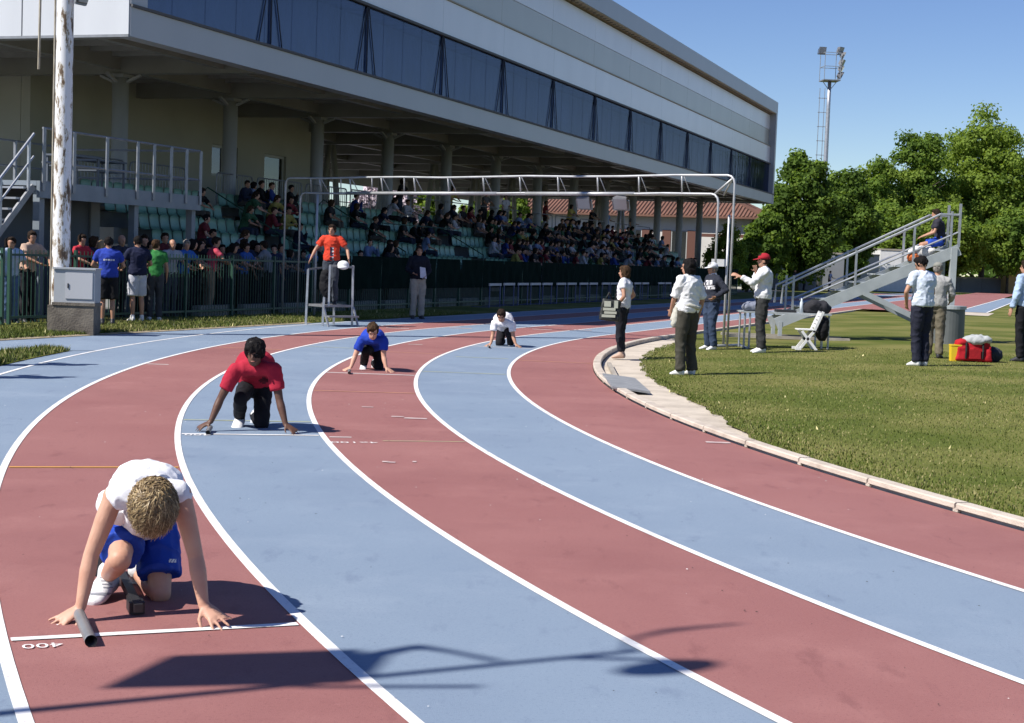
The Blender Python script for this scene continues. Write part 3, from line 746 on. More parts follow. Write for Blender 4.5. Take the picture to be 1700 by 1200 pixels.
# ------------------------------------------------------------------ fence in front of the stand
VFN = 45.55
def fence(a0, a1, label, screen=False, bars=True, z=.03):
    t = thing('bar_fence', label, 'fence', W(a0, VFN)); n = max(1, round((a1 - a0) / 2.0)); w = (a1 - a0) / n
    h = 1.32
    for i in range(n + 1):
        a = a0 + w * i
        obj('post', Geo().boxuv(a - .03, a + .03, VFN - .03, VFN + .03, 0, h + .12), M_green, t)
    for i in range(n):
        b0, b1 = a0 + w * i + .031, a0 + w * (i + 1) - .031
        for zz in (.16, h): obj('rail', Geo().boxuv(b0, b1, VFN - .02, VFN + .02, zz - .022, zz + .022), M_green, t)
        if bars:
            g = Geo(); k = int((b1 - b0) / .115)
            for j in range(1, k):
                q = b0 + (b1 - b0) * j / k; p = W(q, VFN); g.tube([(p.x, p.y, .05), (p.x, p.y, h + .10)], .009, 5)
            tag(obj('bars', g, M_green, t), kind='stuff')
        if screen:
            g = Geo(); k = 10; va = []
            for j in range(k + 1):
                q = b0 + (b1 - b0) * j / k
                for m in range(5):
                    va.append(W(q, VFN - .05 + .025 * math.sin(j * 1.7 + i * 2.3) * math.sin(m * .8 + i), .62 + m * (1.52 - .62) / 4))
            g.add(va, [(j * 5 + m, j * 5 + m + 1, (j + 1) * 5 + m + 1, (j + 1) * 5 + m) for j in range(k) for m in range(4)])
            obj('windscreen', g, M_screen, t)
    return t
fence(-17.4, -9.3, 'dark green bar fence at the left edge, left of the rusty pole')
fence(-9.1, 2.9, 'dark green bar fence right of the electrical cabinet, spectators leaning on it')
fence(3.1, 57, 'dark green fence with cloth windscreen along the shaded grandstand front', True, True)
# low concrete plinth pieces under the fence
M_pl = mat('grey plinth', (.22, .23, .22), .9, (.16, .17, .16), 2)  # plain grey concrete with a random darker mottle
pl = thing('fence_plinth', 'row of low concrete plinth blocks under the green fence', 'plinth', W(-2.4, VFN))
a = -2.4
while a < 57:
    if rnd.random() < .8: obj('block', Geo().boxuv(a, a + 1.5, VFN + .06, VFN + .24, 0, .27), M_pl, pl)
    a += 2.0

# ------------------------------------------------------------------ floodlight mast at the left with ladder
M_rust = mat('peeling white paint', (.74, .74, .75), .6, (.70, .70, .70), 3)
def rusty(m):
    nt = m.node_tree; b = nt.nodes['Principled BSDF']; tc = nt.nodes.new('ShaderNodeTexCoord'); mp = nt.nodes.new('ShaderNodeMapping'); mp.inputs['Scale'].default_value = (3, 3, .9)
    n = nt.nodes.new('ShaderNodeTexNoise'); n.inputs['Scale'].default_value = 2.6; n.inputs['Detail'].default_value = 9; n.inputs['Roughness'].default_value = .7
    r = nt.nodes.new('ShaderNodeValToRGB'); e = r.color_ramp.elements; e[0].position = .50; e[0].color = (.76, .76, .77, 1); e[1].position = .57; e[1].color = (.16, .10, .055, 1)
    e2 = r.color_ramp.elements.new(.53); e2.color = (.50, .46, .38, 1); e3 = r.color_ramp.elements.new(.68); e3.color = (.05, .035, .03, 1)
    nt.links.new(tc.outputs['Object'], mp.inputs[0]); nt.links.new(mp.outputs[0], n.inputs[0]); nt.links.new(n.outputs[0], r.inputs[0]); nt.links.new(r.outputs[0], b.inputs['Base Color'])
rusty(M_rust)
M_lamp = mat('floodlight housing', (.16, .16, .17), .5, (.12, .12, .13), 5)
M_lens = mat('floodlight glass', (.35, .38, .42), .15, spec=.8)
def floodlight(parent, p, d, s=.3, name='floodlight'):
    d = Vector(d).normalized(); x = d.cross(Vector((0, 0, 1))).normalized(); y = x.cross(d)
    def q(a, b, c): return p + x * a + y * b + d * c
    g = Geo(); g.box8([q(-.6 * s, -.6 * s, -.7 * s), q(.6 * s, -.6 * s, -.7 * s), q(1 * s, -s, .4 * s), q(-1 * s, -s, .4 * s), q(-.6 * s, .6 * s, -.7 * s), q(.6 * s, .6 * s, -.7 * s), q(s, s, .4 * s), q(-s, s, .4 * s)])
    f = obj(name, g, M_lamp, parent)
    g = Geo(); g.box8([q(-.9 * s, -.9 * s, .41 * s), q(.9 * s, -.9 * s, .41 * s), q(.9 * s, -.9 * s, .46 * s), q(-.9 * s, -.9 * s, .46 * s), q(-.9 * s, .9 * s, .41 * s), q(.9 * s, .9 * s, .41 * s), q(.9 * s, .9 * s, .46 * s), q(-.9 * s, .9 * s, .46 * s)])
    obj('lens', g, M_lens, f)
    g = Geo(); g.bar(q(-1.05 * s, -1.2 * s, 0), q(-1.05 * s, .3 * s, 0), .04); g.bar(q(1.05 * s, -1.2 * s, 0), q(1.05 * s, .3 * s, 0), .04); g.bar(q(-1.1 * s, -1.22 * s, 0), q(1.1 * s, -1.22 * s, 0), .05)
    obj('bracket', g, M_steeld, f)
pb = gp(99, 552, 0); MH = 18.6
mast = thing('floodlight_mast', 'tall rusty white floodlight mast with side ladder behind the grey cabinet', 'mast', pb)
n = 24; pts = [(pb.x, pb.y, MH * i / n) for i in range(n + 1)]
obj('pole', Geo().tube(pts, [.158 - .055 * i / n for i in range(n + 1)], 20), M_rust, mast, True)
def platform(mast, pb, MH, adir):
    x = Vector((adir[0], adir[1], 0)).normalized(); y = Vector((-x.y, x.x, 0)); c = Vector((pb.x, pb.y, MH))
    g = Geo(); g.box8([c + x * a * .7 + y * b * .7 + Vector((0, 0, z)) for z in (-.04, .04) for a, b in ((-1, -1), (1, -1), (1, 1), (-1, 1))]); obj('platform', g, M_steeld, mast)
    g = Geo()
    for a, b in ((-1, -1), (1, -1), (1, 1), (-1, 1)): g.bar(c + x * a * .66 + y * b * .66, c + x * a * .66 + y * b * .66 + Vector((0, 0, 2.2)), .05)
    for z in (1.1, 2.2):
        k = [c + x * a * .66 + y * b * .66 + Vector((0, 0, z)) for a, b in ((-1, -1), (1, -1), (1, 1), (-1, 1))]
        for i in range(4): g.bar(k[i], k[(i + 1) % 4], .045)
    for s in (-1, 1): g.bar(c + x * s * .6 + Vector((0, 0, -.03)), c + Vector((0, 0, -.8)), .05)
    obj('cage', g, M_steel, mast)
    for a, z, dd in ((-.75, 2.45, -y), (.75, 2.5, -y + x * .8), (1.0, 2.1, x - y * .3), (.95, 1.5, x - y * .6), (.9, 1.0, x - y * .4), (.85, .5, x)):
        floodlight(mast, c + x * a + Vector((0, 0, z)), dd + Vector((0, 0, -.5)), .30)
platform(mast, pb, MH, (.9, .3))
# ladder with open lower end
lx = Vector((pb.x - .33, pb.y - .05, 0))
g = Geo(); g.tube([(lx.x - .10, lx.y, 4.55), (lx.x - .0, lx.y, MH)], .022, 6); g.tube([(lx.x + .17, lx.y, 0.3), (lx.x + .17, lx.y, MH)], .017, 6)
z = 5.8
while z < MH: g.tube([(lx.x - .09 + .1 * (z - 4.55) / 14, lx.y, z), (pb.x - .12, pb.y, z)], .013, 5); z += .42
obj('ladder', g, mat('ladder paint', (.46, .42, .34), .6, (.3, .25, .18), 4), mast)
# loudspeaker lamp low on the pole (cut by the top of the picture)
floodlight(mast, at(137, -1, pb.y - .05) + Vector((.0, 0, .06)), Vector((.9, -.5, -.4)), .11, 'small_lamp')
obj('lamp_arm', Geo().tube([(pb.x, pb.y, 7.03), at(135, -4, pb.y)], .03, 6), M_steel, mast)
g = Geo()
for z in (6.6, 6.9): g.tube([(pb.x + .17 * math.cos(q * .524), pb.y + .17 * math.sin(q * .524), z + .03 * math.sin(q * .524)) for q in range(13)], .008, 5)
obj('cable_tie', g, M_black, mast)
# electrical cabinet on a concrete block
M_cab = mat('grey cabinet paint', (.36, .38, .40), .5, (.32, .34, .36), 3)
M_blk = mat('weathered concrete block', (.20, .175, .14), .95, (.10, .085, .07), 4, (.3, .7), bump=.6, bscale=30)
cb0 = gp(92, 553); cd_ = pb.y - .18
c0, c1, cz = at(97, 505, cd_), at(164, 507, cd_), .58
cab = thing('electrical_cabinet', 'grey metal electrical cabinet on a concrete block at the foot of the mast', 'cabinet', Vector((c0.x, cd_, 0)))
ax = (Vector((c1.x, c1.y, 0)) - Vector((c0.x, c0.y, 0))); wcab = ax.length
def cbx(x0, x1, y0, y1, z0, z1): return Geo().box(c0.x + x0, c0.x + x1, cd_ + y0, cd_ + y1, z0, z1)
obj('concrete_block', cbx(-.10, wcab - .005, -.30, .15, -.03, .50), M_blk, cab)
obj('plinth', cbx(-.02, wcab + .02, -.32, .14, .502, .55), M_blk, cab)
obj('body', cbx(0, wcab, -.28, .10, .552, 1.12), M_cab, cab)
dr = obj('door', cbx(.20, wcab - .035, -.297, -.2805, .62, 1.07), mat('cabinet door', (.42, .43, .45), .5), cab)
obj('handle', cbx(.24, .26, -.312, -.298, .80, .88), M_black, dr)
obj('lid', cbx(-.02, wcab + .02, -.31, .12, 1.122, 1.15), M_cab, cab)

# ------------------------------------------------------------------ finish gantry of bent tubes over the track
gr = gf(1207, 578); gl = W(.6, 44.9)
ex = (Vector((gl.x, gl.y, 0)) - Vector((gr.x, gr.y, 0))); glen = ex.length; ex.normalize(); ey = Vector((-ex.y, ex.x, 0))
if ey.y < 0: ey = -ey
def gpt(s, w, z): return Vector((gr.x, gr.y, 0)) + ex * s + ey * w + Vector((0, 0, z))
gantry = thing('finish_gantry', 'white tubular steel gantry spanning the track with ladder-like top', 'gantry', Vector((gr.x, gr.y, 0)))
M_gant = mat('pale gantry tube', (.50, .51, .52), .45, (.38, .39, .40), 3, metal=.4)
def gtube(name, pts, r=.023): return obj(name, Geo().tube(pts, r, 8), M_gant, gantry, True)
def bent(s0, s1, w, z, rc=.16, zb=0):
    pts = [gpt(s0, w, zb), gpt(s0, w, z - rc)]
    for t in (30, 60, 90): pts.append(gpt(s0 + rc * (1 - math.cos(R_(t))), w, z - rc + rc * math.sin(R_(t))))
    k = 10
    for i in range(1, k): q = s0 + rc + (s1 - s0 - 2 * rc) * i / k; pts.append(gpt(q, w, z + .012 * math.sin(i * 1.9)))
    for t in (90, 60, 30): pts.append(gpt(s1 - rc * (1 - math.cos(R_(t))), w, z - rc + rc * math.sin(R_(t))))
    pts += [gpt(s1, w, z - rc), gpt(s1, w, zb)]
    return pts
gtube('arch_tube', bent(0, glen + .3, 0, 3.34))
gtube('arch_tube', bent(.42, glen - .1, .12, 2.99))
gtube('lower_rail', [gpt(.7, .3, 2.99), gpt(glen - 1.2, .3, 2.99)], .03)
gtube('leg', [gpt(.36, .45, 0), gpt(.36, .45, 2.6)], .026)
gtube('leg', [gpt(glen - .45, .35, 0), gpt(glen - .45, .35, 3.0)], .03)
gtube('brace', [gpt(.06, .02, 3.28), gpt(.55, .14, 2.97)], .022); gtube('brace', [gpt(.06, .02, 3.28), gpt(.42, .30, 2.97)], .018)
gtube('foot_bar', [gpt(.30, -.3, .05), gpt(.30, 1.0, .05)], .03)
s = 1.2; i = 0
while s < glen - .2:
    gtube('rung', [gpt(s, 0, 3.33), gpt(s + .06, .12, 3.0)], .018)
    gtube('rung', [gpt(s - .05, .0, 3.33), gpt(s - .02, .3, 3.0)], .010)
    if s > glen - 4.5: gtube('rung', [gpt(s + .3, 0, 3.33), gpt(s + .48, .2, 3.0)], .014)
    s += 1.02; i += 1
obj('splice_sleeve', Geo().tube([gpt(2.4, .12, 2.99), gpt(5.2, .12, 2.99)], .036, 8), M_gant, gantry, True)
obj('splice_sleeve', Geo().tube([gpt(6.0, .12, 2.99), gpt(10.6, .12, 2.99)], .036, 8), M_gant, gantry, True)
gb = at(1193, 436, gr.y + .5); obj('sign_board', Geo().box(gb.x - .14, gb.x + .14, gb.y - .02, gb.y, gb.z - .07, gb.z + .07), M_white, gantry)
for px, s_ in ((958, .14), (1054, .15)):
    fp = at(px, 338, gr.y + 2.2)
    # nearest point along the gantry
    d = fp - Vector((gr.x, gr.y, fp.z)); sa = d.dot(ex); q = gpt(sa, .12, 2.82)
    floodlight(gantry, q, Vector((-.2, -.7, -.6)), s_, 'hanging_lamp')

# ------------------------------------------------------------------ starter's step stand
def lad_at(px, py): return gp(px, py)
sL, sR = gp(531, 541), gp(580, 541); sc_ = (sL + sR) / 2; swid = (sR - sL).length
stand = thing('judge_stand', 'steel judge stand with platform and guard rail at the outer track edge', 'step stand', Vector((sc_.x, sc_.y, 0)))
sx = (sR - sL).normalized(); sy = Vector((-sx.y, sx.x, 0))
def sq(x, y, z): return Vector((sc_.x, sc_.y, 0)) + sx * x + sy * y + Vector((0, 0, z))
hw = swid / 2; 
for x, y, zt in ((-hw, -.1, .62), (hw, -.1, 1.32), (-hw - .03, .5, 1.2), (hw - .07, .5, 1.28)):
    obj('leg', Geo().bar(sq(x, y, 0), sq(x * .95, y, zt), .045), M_steel, stand)
obj('platform', Geo().box8([sq(a * hw, b, z) for z in (.41, .46) for a, b in ((-1, -.1), (1, -.1), (1, .5), (-1, .5))]), M_steeld, stand)
obj('guard_rail', Geo().bar(sq(-hw * .62, -.1, 1.30), sq(hw, -.1, 1.28), .05), M_steeld, stand)
obj('guard_rail', Geo().bar(sq(-hw, .5, 1.2), sq(hw - .07, .5, 1.28), .04), M_steeld, stand)
obj('guard_post', Geo().bar(sq(-hw * .62, -.1, .44), sq(-hw * .62, -.1, 1.3), .04), M_steel, stand)
obj('side_rail', Geo().bar(sq(hw, -.1, 1.28), sq(hw - .07, .5, 1.28), .04), M_steel, stand)
obj('step', Geo().box8([sq(a, b, z) for z in (.20, .235) for a, b in ((-hw, -.35), (hw, -.35), (hw, -.12), (-hw, -.12))]), M_steeld, stand)
for s in (-1, 1): obj('step_bracket', Geo().bar(sq(s * hw, -.33, .0), sq(s * hw, -.12, .42), .035), M_steel, stand)

# ------------------------------------------------------------------ hurdles stored along the shaded straight
M_hb = mat('hurdle bar', (.62, .60, .58), .6, (.45, .40, .40), 5)
M_hl = mat('hurdle legs', (.05, .07, .20), .5)
def hurdle(a, v, label, grp, rot=0.0):
    t = thing('hurdle', label, 'hurdle', W(a, v), grp)
    obj('board', Geo().boxuv(a - .55, a + .55, v - .015, v + .015, .72, .80), M_hb, t)
    for s in (-.48, .48):
        obj('leg', Geo().boxuv(a + s - .02, a + s + .02, v - .012, v + .012, .03, .718), M_hl, t)
        obj('foot', Geo().boxuv(a + s - .02, a + s + .02, v + .013, v + .62, 0.0, .045), M_hl, t)
    return t
a = 11.3; i = 0
hl = [(12.4, 44.65)]
k = 0
ORD = ['first', 'second', 'third', 'fourth', 'fifth', 'sixth', 'seventh', 'eighth', 'ninth', 'tenth', 'eleventh', 'twelfth', 'thirteenth', 'fourteenth', 'fifteenth', 'last']
for a in (15.6, 17.0, 18.3, 19.6, 21.2, 22.5, 24.0, 25.3, 27.0, 28.2, 30.5, 31.9, 33.2, 36.0, 37.3, 39.0):
    hurdle(a, 44.75, '%s hurdle from the left with white board in the row along the shaded fence' % ORD[k], 'hurdles along the fence'); k += 1
h1 = hurdle(13.6, 44.5, 'pale hurdle turned sideways at the left end of the hurdle row', None)

# ------------------------------------------------------------------ timekeepers' stair tribune on the infield
tb0 = gf(1284, 556); tb0 = Vector((tb0.x, 34.2, field_z(tb0))); tb0.x = at(1281, 545, 34.2).x
tt1 = at(1583, 410, 33.8)
TX0, TX1, TZ1, TY0, TY1 = tb0.x, tt1.x, tt1.z, 33.7, 34.6
zg = field_z(Vector((7, 33.9, 0)))
trib = thing('timekeeper_tribune', 'grey steel stair tribune with double handrails on the infield', 'tribune', Vector((TX0, TY0, zg)))
def tz(x): return .42 + zg + (TZ1 - .42 - zg) * (x - TX0) / (TX1 - TX0)
M_tr = mat('grey painted tribune steel', (.38, .41, .42), .5, (.31, .34, .35), 3)
for y in (TY0, TY1):
    obj('stringer', Geo().bar((TX0, y, tz(TX0) - .1), (TX1 + .1, y, tz(TX1 + .1) - .1), .06, .24), M_tr, trib)
    obj('upper_rail', Geo().tube([(TX0 + .1, y, tz(TX0) + .35), (TX0 + .12, y, tz(TX0) + .74), (TX1 - .35, y, tz(TX1 - .35) + .86), (TX1 + .1, y, tz(TX1 - .35) + .86)], .028, 7), M_steel, trib)
    obj('lower_rail', Geo().tube([(TX0 + .5, y, tz(TX0 + .5) + .22), (TX1 + .05, y, tz(TX1) + .32)], .022, 7), M_steel, trib)
    for q in (.35, 1.7, 2.95, 3.75):
        obj('rail_post', Geo().bar((TX0 + q, y, tz(TX0 + q) - .05), (TX0 + q, y, tz(TX0 + q) + .82), .045), M_steel, trib)
    obj('end_post', Geo().bar((TX1 + .08, y, tz(TX1)), (TX1 + .08, y, tz(TX1) + .95), .05), M_steel, trib)
    obj('support_post', Geo().bar((TX1 - .02, y, zg), (TX1 - .02, y, TZ1 - .02), .13), M_tr, trib)
    obj('diagonal_brace', Geo().bar((TX0 + 1.9, y, tz(TX0 + 1.9) - .2), (TX1 - .05, y, zg + .25), .07, .12), M_tr, trib)
    obj('foot', Geo().bar((TX0 + .1, y, zg), (TX0 + .1, y, tz(TX0) - .05), .08), M_tr, trib)
    obj('ground_beam', Geo().bar((TX0 - 1.1, y - .2, zg + .03), (TX0 + 1.6, y - .2, zg + .03), .10, .06), M_conc, trib)
nst = 9
for i in range(nst):
    x = TX0 + (TX1 - TX0) * (i + .5) / nst
    obj('step', Geo().box(x - .2, x + .2, TY0 + .031, TY1 - .031, tz(x) + .0, tz(x) + .03), M_tr, trib)
# grey bin under the tribune's high end
bp = Vector((at(1573, 545, 33.25).x, 33.25, zg))
binn = thing('waste_bin', 'dark grey round bin under the high end of the tribune', 'bin', bp)
obj('body', Geo().tube([(bp.x, bp.y, zg), (bp.x, bp.y, zg + .80)], [.36, .35], 32), mat('grey bin plastic', (.11, .12, .12), .6, (.09, .10, .10), 3), binn)
obj('rim', Geo().tube([(bp.x, bp.y, zg + .80), (bp.x, bp.y, zg + .87)], [.38, .38], 32), M_tr, binn)
# officials' table
t0 = gf(1234, 578); tb = thing('folding_table', 'grey folding table with bags on it beside the red-capped man', 'table', t0)
tl = 1.62; ty0, ty1 = t0.y - .02, t0.y + .62; tzz = field_z(t0) + .72
obj('top', Geo().box(t0.x - .06, t0.x + tl + .04, ty0 - .05, ty1 + .05, tzz - .03, tzz), M_tr, tb)
for x in (0, .10, tl - .12, tl):
    for y in (ty0, ty1): obj('leg', Geo().tube([(t0.x + x, y, field_z(t0)), (t0.x + x, y, tzz - .03)], .022, 6), M_steel, tb)
for x in (.05, tl - .06): obj('foot_bar', Geo().box(t0.x + x - .03, t0.x + x + .03, ty0 - .1, ty1 + .1, field_z(t0), field_z(t0) + .03), M_steel, tb)
def lump(name, label, cat, c, rad, m, seed=1, n=5, fl=.5, kidsfn=None):
    """soft heap: a bag or folded coat, built as one merged shape"""
    q = random.Random(seed); g = Geo()
    g.ell(c, rad)
    for i in range(n): g.ell(c + Vector((q.uniform(-.6, .6) * rad[0], q.uniform(-.6, .6) * rad[1], q.uniform(-.1, .5) * rad[2])), (rad[0] * q.uniform(.35, .6), rad[1] * q.uniform(.35, .6), rad[2] * q.uniform(.4, .7)))
    me = remesh(g, max(rad) * .09, 4, wr=max(rad) * .09, wscale=3 / max(rad), flat=c.z - rad[2] * fl)
    for v in me.vertices: v.co -= Vector((c.x, c.y, c.z - rad[2] * fl))
    me.materials.append(m); o = link(name, me, None, (c.x, c.y, c.z - rad[2] * fl)); return tag(o, label, cat)
print('things ok')
# ------------------------------------------------------------------ people
UPZ = Vector((0, 0, 1))
def lerp(a, b, t): return a + (b - a) * t
def orth(f, up):
    f = f.normalized(); r = f.cross(up).normalized(); return f, r, r.cross(f)
def hand(g, wr, d, nrm, thumb, s, curl=.25, spread=.12, flat_z=None):
    """palm and five fingers; d runs to the fingertips, nrm is the palm side, thumb the side the thumb is on"""
    d = d.normalized(); th = (thumb - d * thumb.dot(d)).normalized(); nn = d.cross(th); nn = nn if nn.dot(nrm) > 0 else -nn
    k = wr + d * .085 * s
    g.loft([(wr - d * .012 * s, th, nn, .024 * s, .018 * s), (wr + d * .02 * s, th, nn, .030 * s, .017 * s), (wr + d * .055 * s, th, nn, .039 * s, .0145 * s), (k, th, nn, .041 * s, .0125 * s), (k + d * .008 * s, th, nn, .038 * s, .010 * s)])
    for off, ln, sp in ((.030, .074, 1), (.0105, .084, .35), (-.0095, .078, -.35), (-.029, .060, -1)):
        b = k + th * off * s; fd = (d + th * spread * sp * 1.6 + nn * curl * .5).normalized(); m = b + fd * ln * .48 * s
        fd2 = (fd + nn * curl * 1.0).normalized(); e = m + fd2 * ln * .5 * s
        g.cap(b, .0100 * s, m, .0088 * s, n=8); g.cap(m, .0088 * s, e, .0070 * s, n=8)
    b = wr + d * .022 * s + th * .026 * s; m = b + (d * .62 + th * .85 + nn * .25).normalized() * .042 * s; e = m + (d * .95 + th * .45 + nn * .2).normalized() * .036 * s
    g.cap(b, .0135 * s, m, .0112 * s, n=8); g.cap(m, .0112 * s, e, .0085 * s, n=8)

def body_parts(J, o):
    """shapes for skin, top, trousers and shoes from a set of joints"""
    s = o['s']; bd = o.get('build', 1.0); out = {}
    hipc = (J['hipL'] + J['hipR']) / 2; shc = (J['shL'] + J['shR']) / 2
    lat_h = (J['hipR'] - J['hipL']).normalized(); lat_s = (J['shR'] - J['shL']).normalized()
    P, N = J['pelvis'], J['neck']; mid = J.get('mid', lerp(P, N, .5))
    def curve(t): return lerp(lerp(P, mid, t), lerp(mid, N, t), t)
    def frame(t):
        d = (curve(min(1, t + .02)) - curve(max(0, t - .02))).normalized(); x = lerp(lat_h, lat_s, t); x = (x - d * x.dot(d)).normalized(); return d, x, d.cross(x)
    def torso(g, k, t0=-.0, lo=None, neckless=False):
        prof = [(-.12, .105, .085), (-.04, .148, .112), (.08, .158, .118), (.24, .146, .108), (.40, .136, .104), (.56, .146, .112), (.72, .160, .116), (.84, .158, .104), (.93, .118, .080), (1.0, .066, .060)]
        rings = []
        for t, rx, ry in prof:
            if lo is not None and t < lo: continue
            if neckless and t > .97: rx, ry = .075, .068
            d, x, y = frame(max(0, min(1, t))); c = curve(max(0, min(1, t))) + d * min(0, t) * .6 * s
            rings.append((c, x, y, rx * s * k * (bd if t < .8 else 1), ry * s * k * bd))
        g.loft(rings)
    # limb radii
    UA, EL, FA, WRR = .047, .037, .040, .0255
    TH, KN, CA, AN = .083 * bd, .054, .055, .036
    # ---- skin body, one continuous surface
    g = Geo(); torso(g, .94)
    d, x, y = frame(1.0)
    g.cap(N - d * .03 * s, .058 * s, J['head'] - J['hup'] * .055 * s, .052 * s)
    g.cap(J['shL'], .048 * s, J['shR'], .048 * s)
    for q in 'LR': g.cap(N + d * .004 * s, .042 * s, lerp(J['sh' + q], N, .15), .040 * s)
    for q in 'LR':
        sh, el, wr = J['sh' + q], J['el' + q], J['wr' + q]
        g.ell(sh, (.053 * s,) * 3); g.cap(sh, .049 * s, lerp(sh, el, .45), UA * s); g.cap(lerp(sh, el, .4), UA * s, el, EL * s)
        fm = lerp(el, wr, .3); g.cap(el, EL * s, fm, FA * s); g.cap(fm, FA * s, wr, WRR * s)
        hd = J.get('hd' + q, (wr - el).normalized()); hn = J.get('hn' + q, Vector((0, 0, -1))); ht = J.get('ht' + q, Vector((0, 0, 1)))
        hand(g, wr, hd, hn, ht, s * o.get('hs', 1.0), o.get('curl' + q, .35), o.get('spread', .12))
        hp_, kn, an = J['hip' + q], J['kn' + q], J['an' + q]
        g.cap(hp_, TH * s, lerp(hp_, kn, .5), (TH * .87) * s); g.cap(lerp(hp_, kn, .45), TH * .87 * s, kn, KN * s)
        cm = lerp(kn, an, .32); back = J.get('calf' + q, Vector((0, 0, 0)))
        g.ell(kn, (KN * 1.03 * s,) * 3); g.cap(kn, KN * .95 * s, cm + back * .015 * s, CA * s); g.cap(cm + back * .015 * s, CA * s, an, AN * s)
        td = J['toe' + q]; so_ = J.get('sole' + q, UPZ); g.cap(an, .034 * s, an + td * .10 * s - so_ * .066 * s, .016 * s)
    # head
    f, u = J['hface'], J['hup']; r = f.cross(u).normalized(); c = J['head']; hs = s * o.get('headk', 1.0)
    M = Matrix((r, f, u)).transposed()
    g.ell(c + u * .018 * hs - f * .008 * hs, (.077 * hs, .096 * hs, .103 * hs), M, 18, 12)
    g.ell(c + f * .030 * hs - u * .045 * hs, (.060 * hs, .058 * hs, .070 * hs), M)
    g.ell(c + f * .052 * hs - u * .088 * hs, (.030 * hs, .028 * hs, .024 * hs), M)
    g.cap(c + f * .088 * hs + u * .012 * hs, .010 * hs, c + f * .108 * hs - u * .020 * hs, .0145 * hs, n=8)
    g.cap(c + f * .086 * hs + u * .030 * hs - r * .032 * hs, .011 * hs, c + f * .086 * hs + u * .030 * hs + r * .032 * hs, .011 * hs, n=8)
    g.cap(c + f * .082 * hs - u * .056 * hs - r * .018 * hs, .011 * hs, c + f * .082 * hs - u * .056 * hs + r * .018 * hs, .011 * hs, n=8)
    for q in (-1, 1): g.ell(c + r * q * .079 * hs - f * .006 * hs - u * .004 * hs, (.011 * hs, .021 * hs, .032 * hs), M, 8, 6)
    out['body'] = g
    # ---- top
    if o.get('top'):
        g = Geo(); k = 1.10 * o.get('loose', 1.0); torso(g, k, lo=o.get('hem', -.08), neckless=True)
        (g.cap(J['shL'], .055 * s, J['shR'], .055 * s) if o['top'][1] != 'cap' else g.cap(lerp(shc, J['shL'], .8), .055 * s, lerp(shc, J['shR'], .8), .055 * s))
        for q in 'LR': g.cap(N - (N - P).normalized() * .012 * s, .060 * s, lerp(J['sh' + q], N, .1), .058 * s)
        slv = o['top'][1]
        for q in 'LR':
            sh, el, wr = J['sh' + q], J['el' + q], J['wr' + q]
            if slv == 'none':
                g.ell(sh + (shc - sh) * .16, (.060 * s, .060 * s, .060 * s)); continue
            g.ell(sh if slv != 'cap' else lerp(shc, sh, .8), ((.064 if slv != 'cap' else .058) * s,) * 3)
            if slv == 'cap': g.cap(lerp(shc, sh, .4), .058 * s, lerp(shc, sh, .93), .063 * s, True, False)
            elif slv == 'short': g.cap(sh, .068 * s, lerp(sh, el, o.get('slv', .62)), .066 * s, True, False)
            else:
                g.cap(sh, .066 * s, el, .056 * s); g.cap(el, .055 * s, lerp(el, wr, o.get('cuff', .94)), .041 * s, True, False)
        if o.get('hang'):
            a_, b_ = lerp(shc, P, .12), lerp(shc, P, .66); g.cap(a_ - UPZ * .045 * s, .095 * s, b_ - UPZ * .045 * s, .105 * s)
            for hp3, hr3 in o.get('flaps', ()): g.ell(hp3, hr3)
        if o.get('collar'): d, x, y = frame(1.0); g.cap(N + d * .0 * s, .070 * s, N + d * .035 * s, .066 * s, False, False)
        out['top'] = g
    # ---- trousers
    if o.get('bottom'):
        g = Geo(); kind = o['bottom'][1]; kk = o.get('leg_k', 1.0)
        torso(g, 1.05, lo=None) if False else None
        rings = []
        for t, rx, ry in ((-.20, .10, .085), (-.12, .118, .10), (-.04, .158, .122), (.08, .166, .125), (.20, .155, .115)):
            d, x, y = frame(max(0, t)); cpt = curve(max(0, t)) + d * min(0, t) * .6 * s; rings.append((cpt, x, y, rx * s * bd, ry * s * bd))
        g.loft(rings)
        for q in 'LR':
            hp_, kn, an = J['hip' + q], J['kn' + q], J['an' + q]
            if kind == 'shorts':
                e = lerp(hp_, kn, o.get('short_len', .68)); g.cap(hp_, .100 * s * bd, e, .098 * s * bd * o.get('short_k', 1.0), True, False)
            else:
                g.cap(hp_, .098 * s * bd, lerp(hp_, kn, .5), .086 * s * bd * kk); g.cap(lerp(hp_, kn, .45), .086 * s * bd * kk, kn, .068 * s * kk)
                e = lerp(kn, an, o.get('leg_end', 1.03)); g.ell(kn, (.069 * s * kk,) * 3); g.cap(kn, .067 * s * kk, lerp(kn, an, .4), .064 * s * kk); g.cap(lerp(kn, an, .35), .064 * s * kk, e, o.get('hemr', .060) * s * kk, True, False)
        out['trousers'] = g
    # ---- shoes
    out['shoe'] = []
    for q in 'LR':
        g = Geo(); out['shoe'].append(g)
        an, td = J['an' + q], J['toe' + q].normalized(); so = J.get('sole' + q, UPZ).normalized(); sd = td.cross(so).normalized()
        sk = o.get('shoe_k', 1.08) * s; h = an - so * .062 * s - td * .050 * sk; toe = an - so * .070 * s + td * .165 * sk
        rg = []
        for t, w, hh, up in ((-.05, .022, .034, .018), (.04, .038, .052, .026), (.25, .042, .060, .034), (.45, .044, .052, .024), (.62, .047, .040, .010), (.8, .048, .030, .0), (.94, .040, .023, -.006), (1.02, .020, .014, -.012)):
            rg.append((lerp(h, toe, t) + so * up * s, sd, so, w * sk, hh * s * (1 + .5 * (sk / s - 1))))
        g.loft(rg); g.cap(an + so * .030 * s, .047 * s, an - so * .02 * s, .050 * s)
    return out, (c, f, u, r, M, hs)

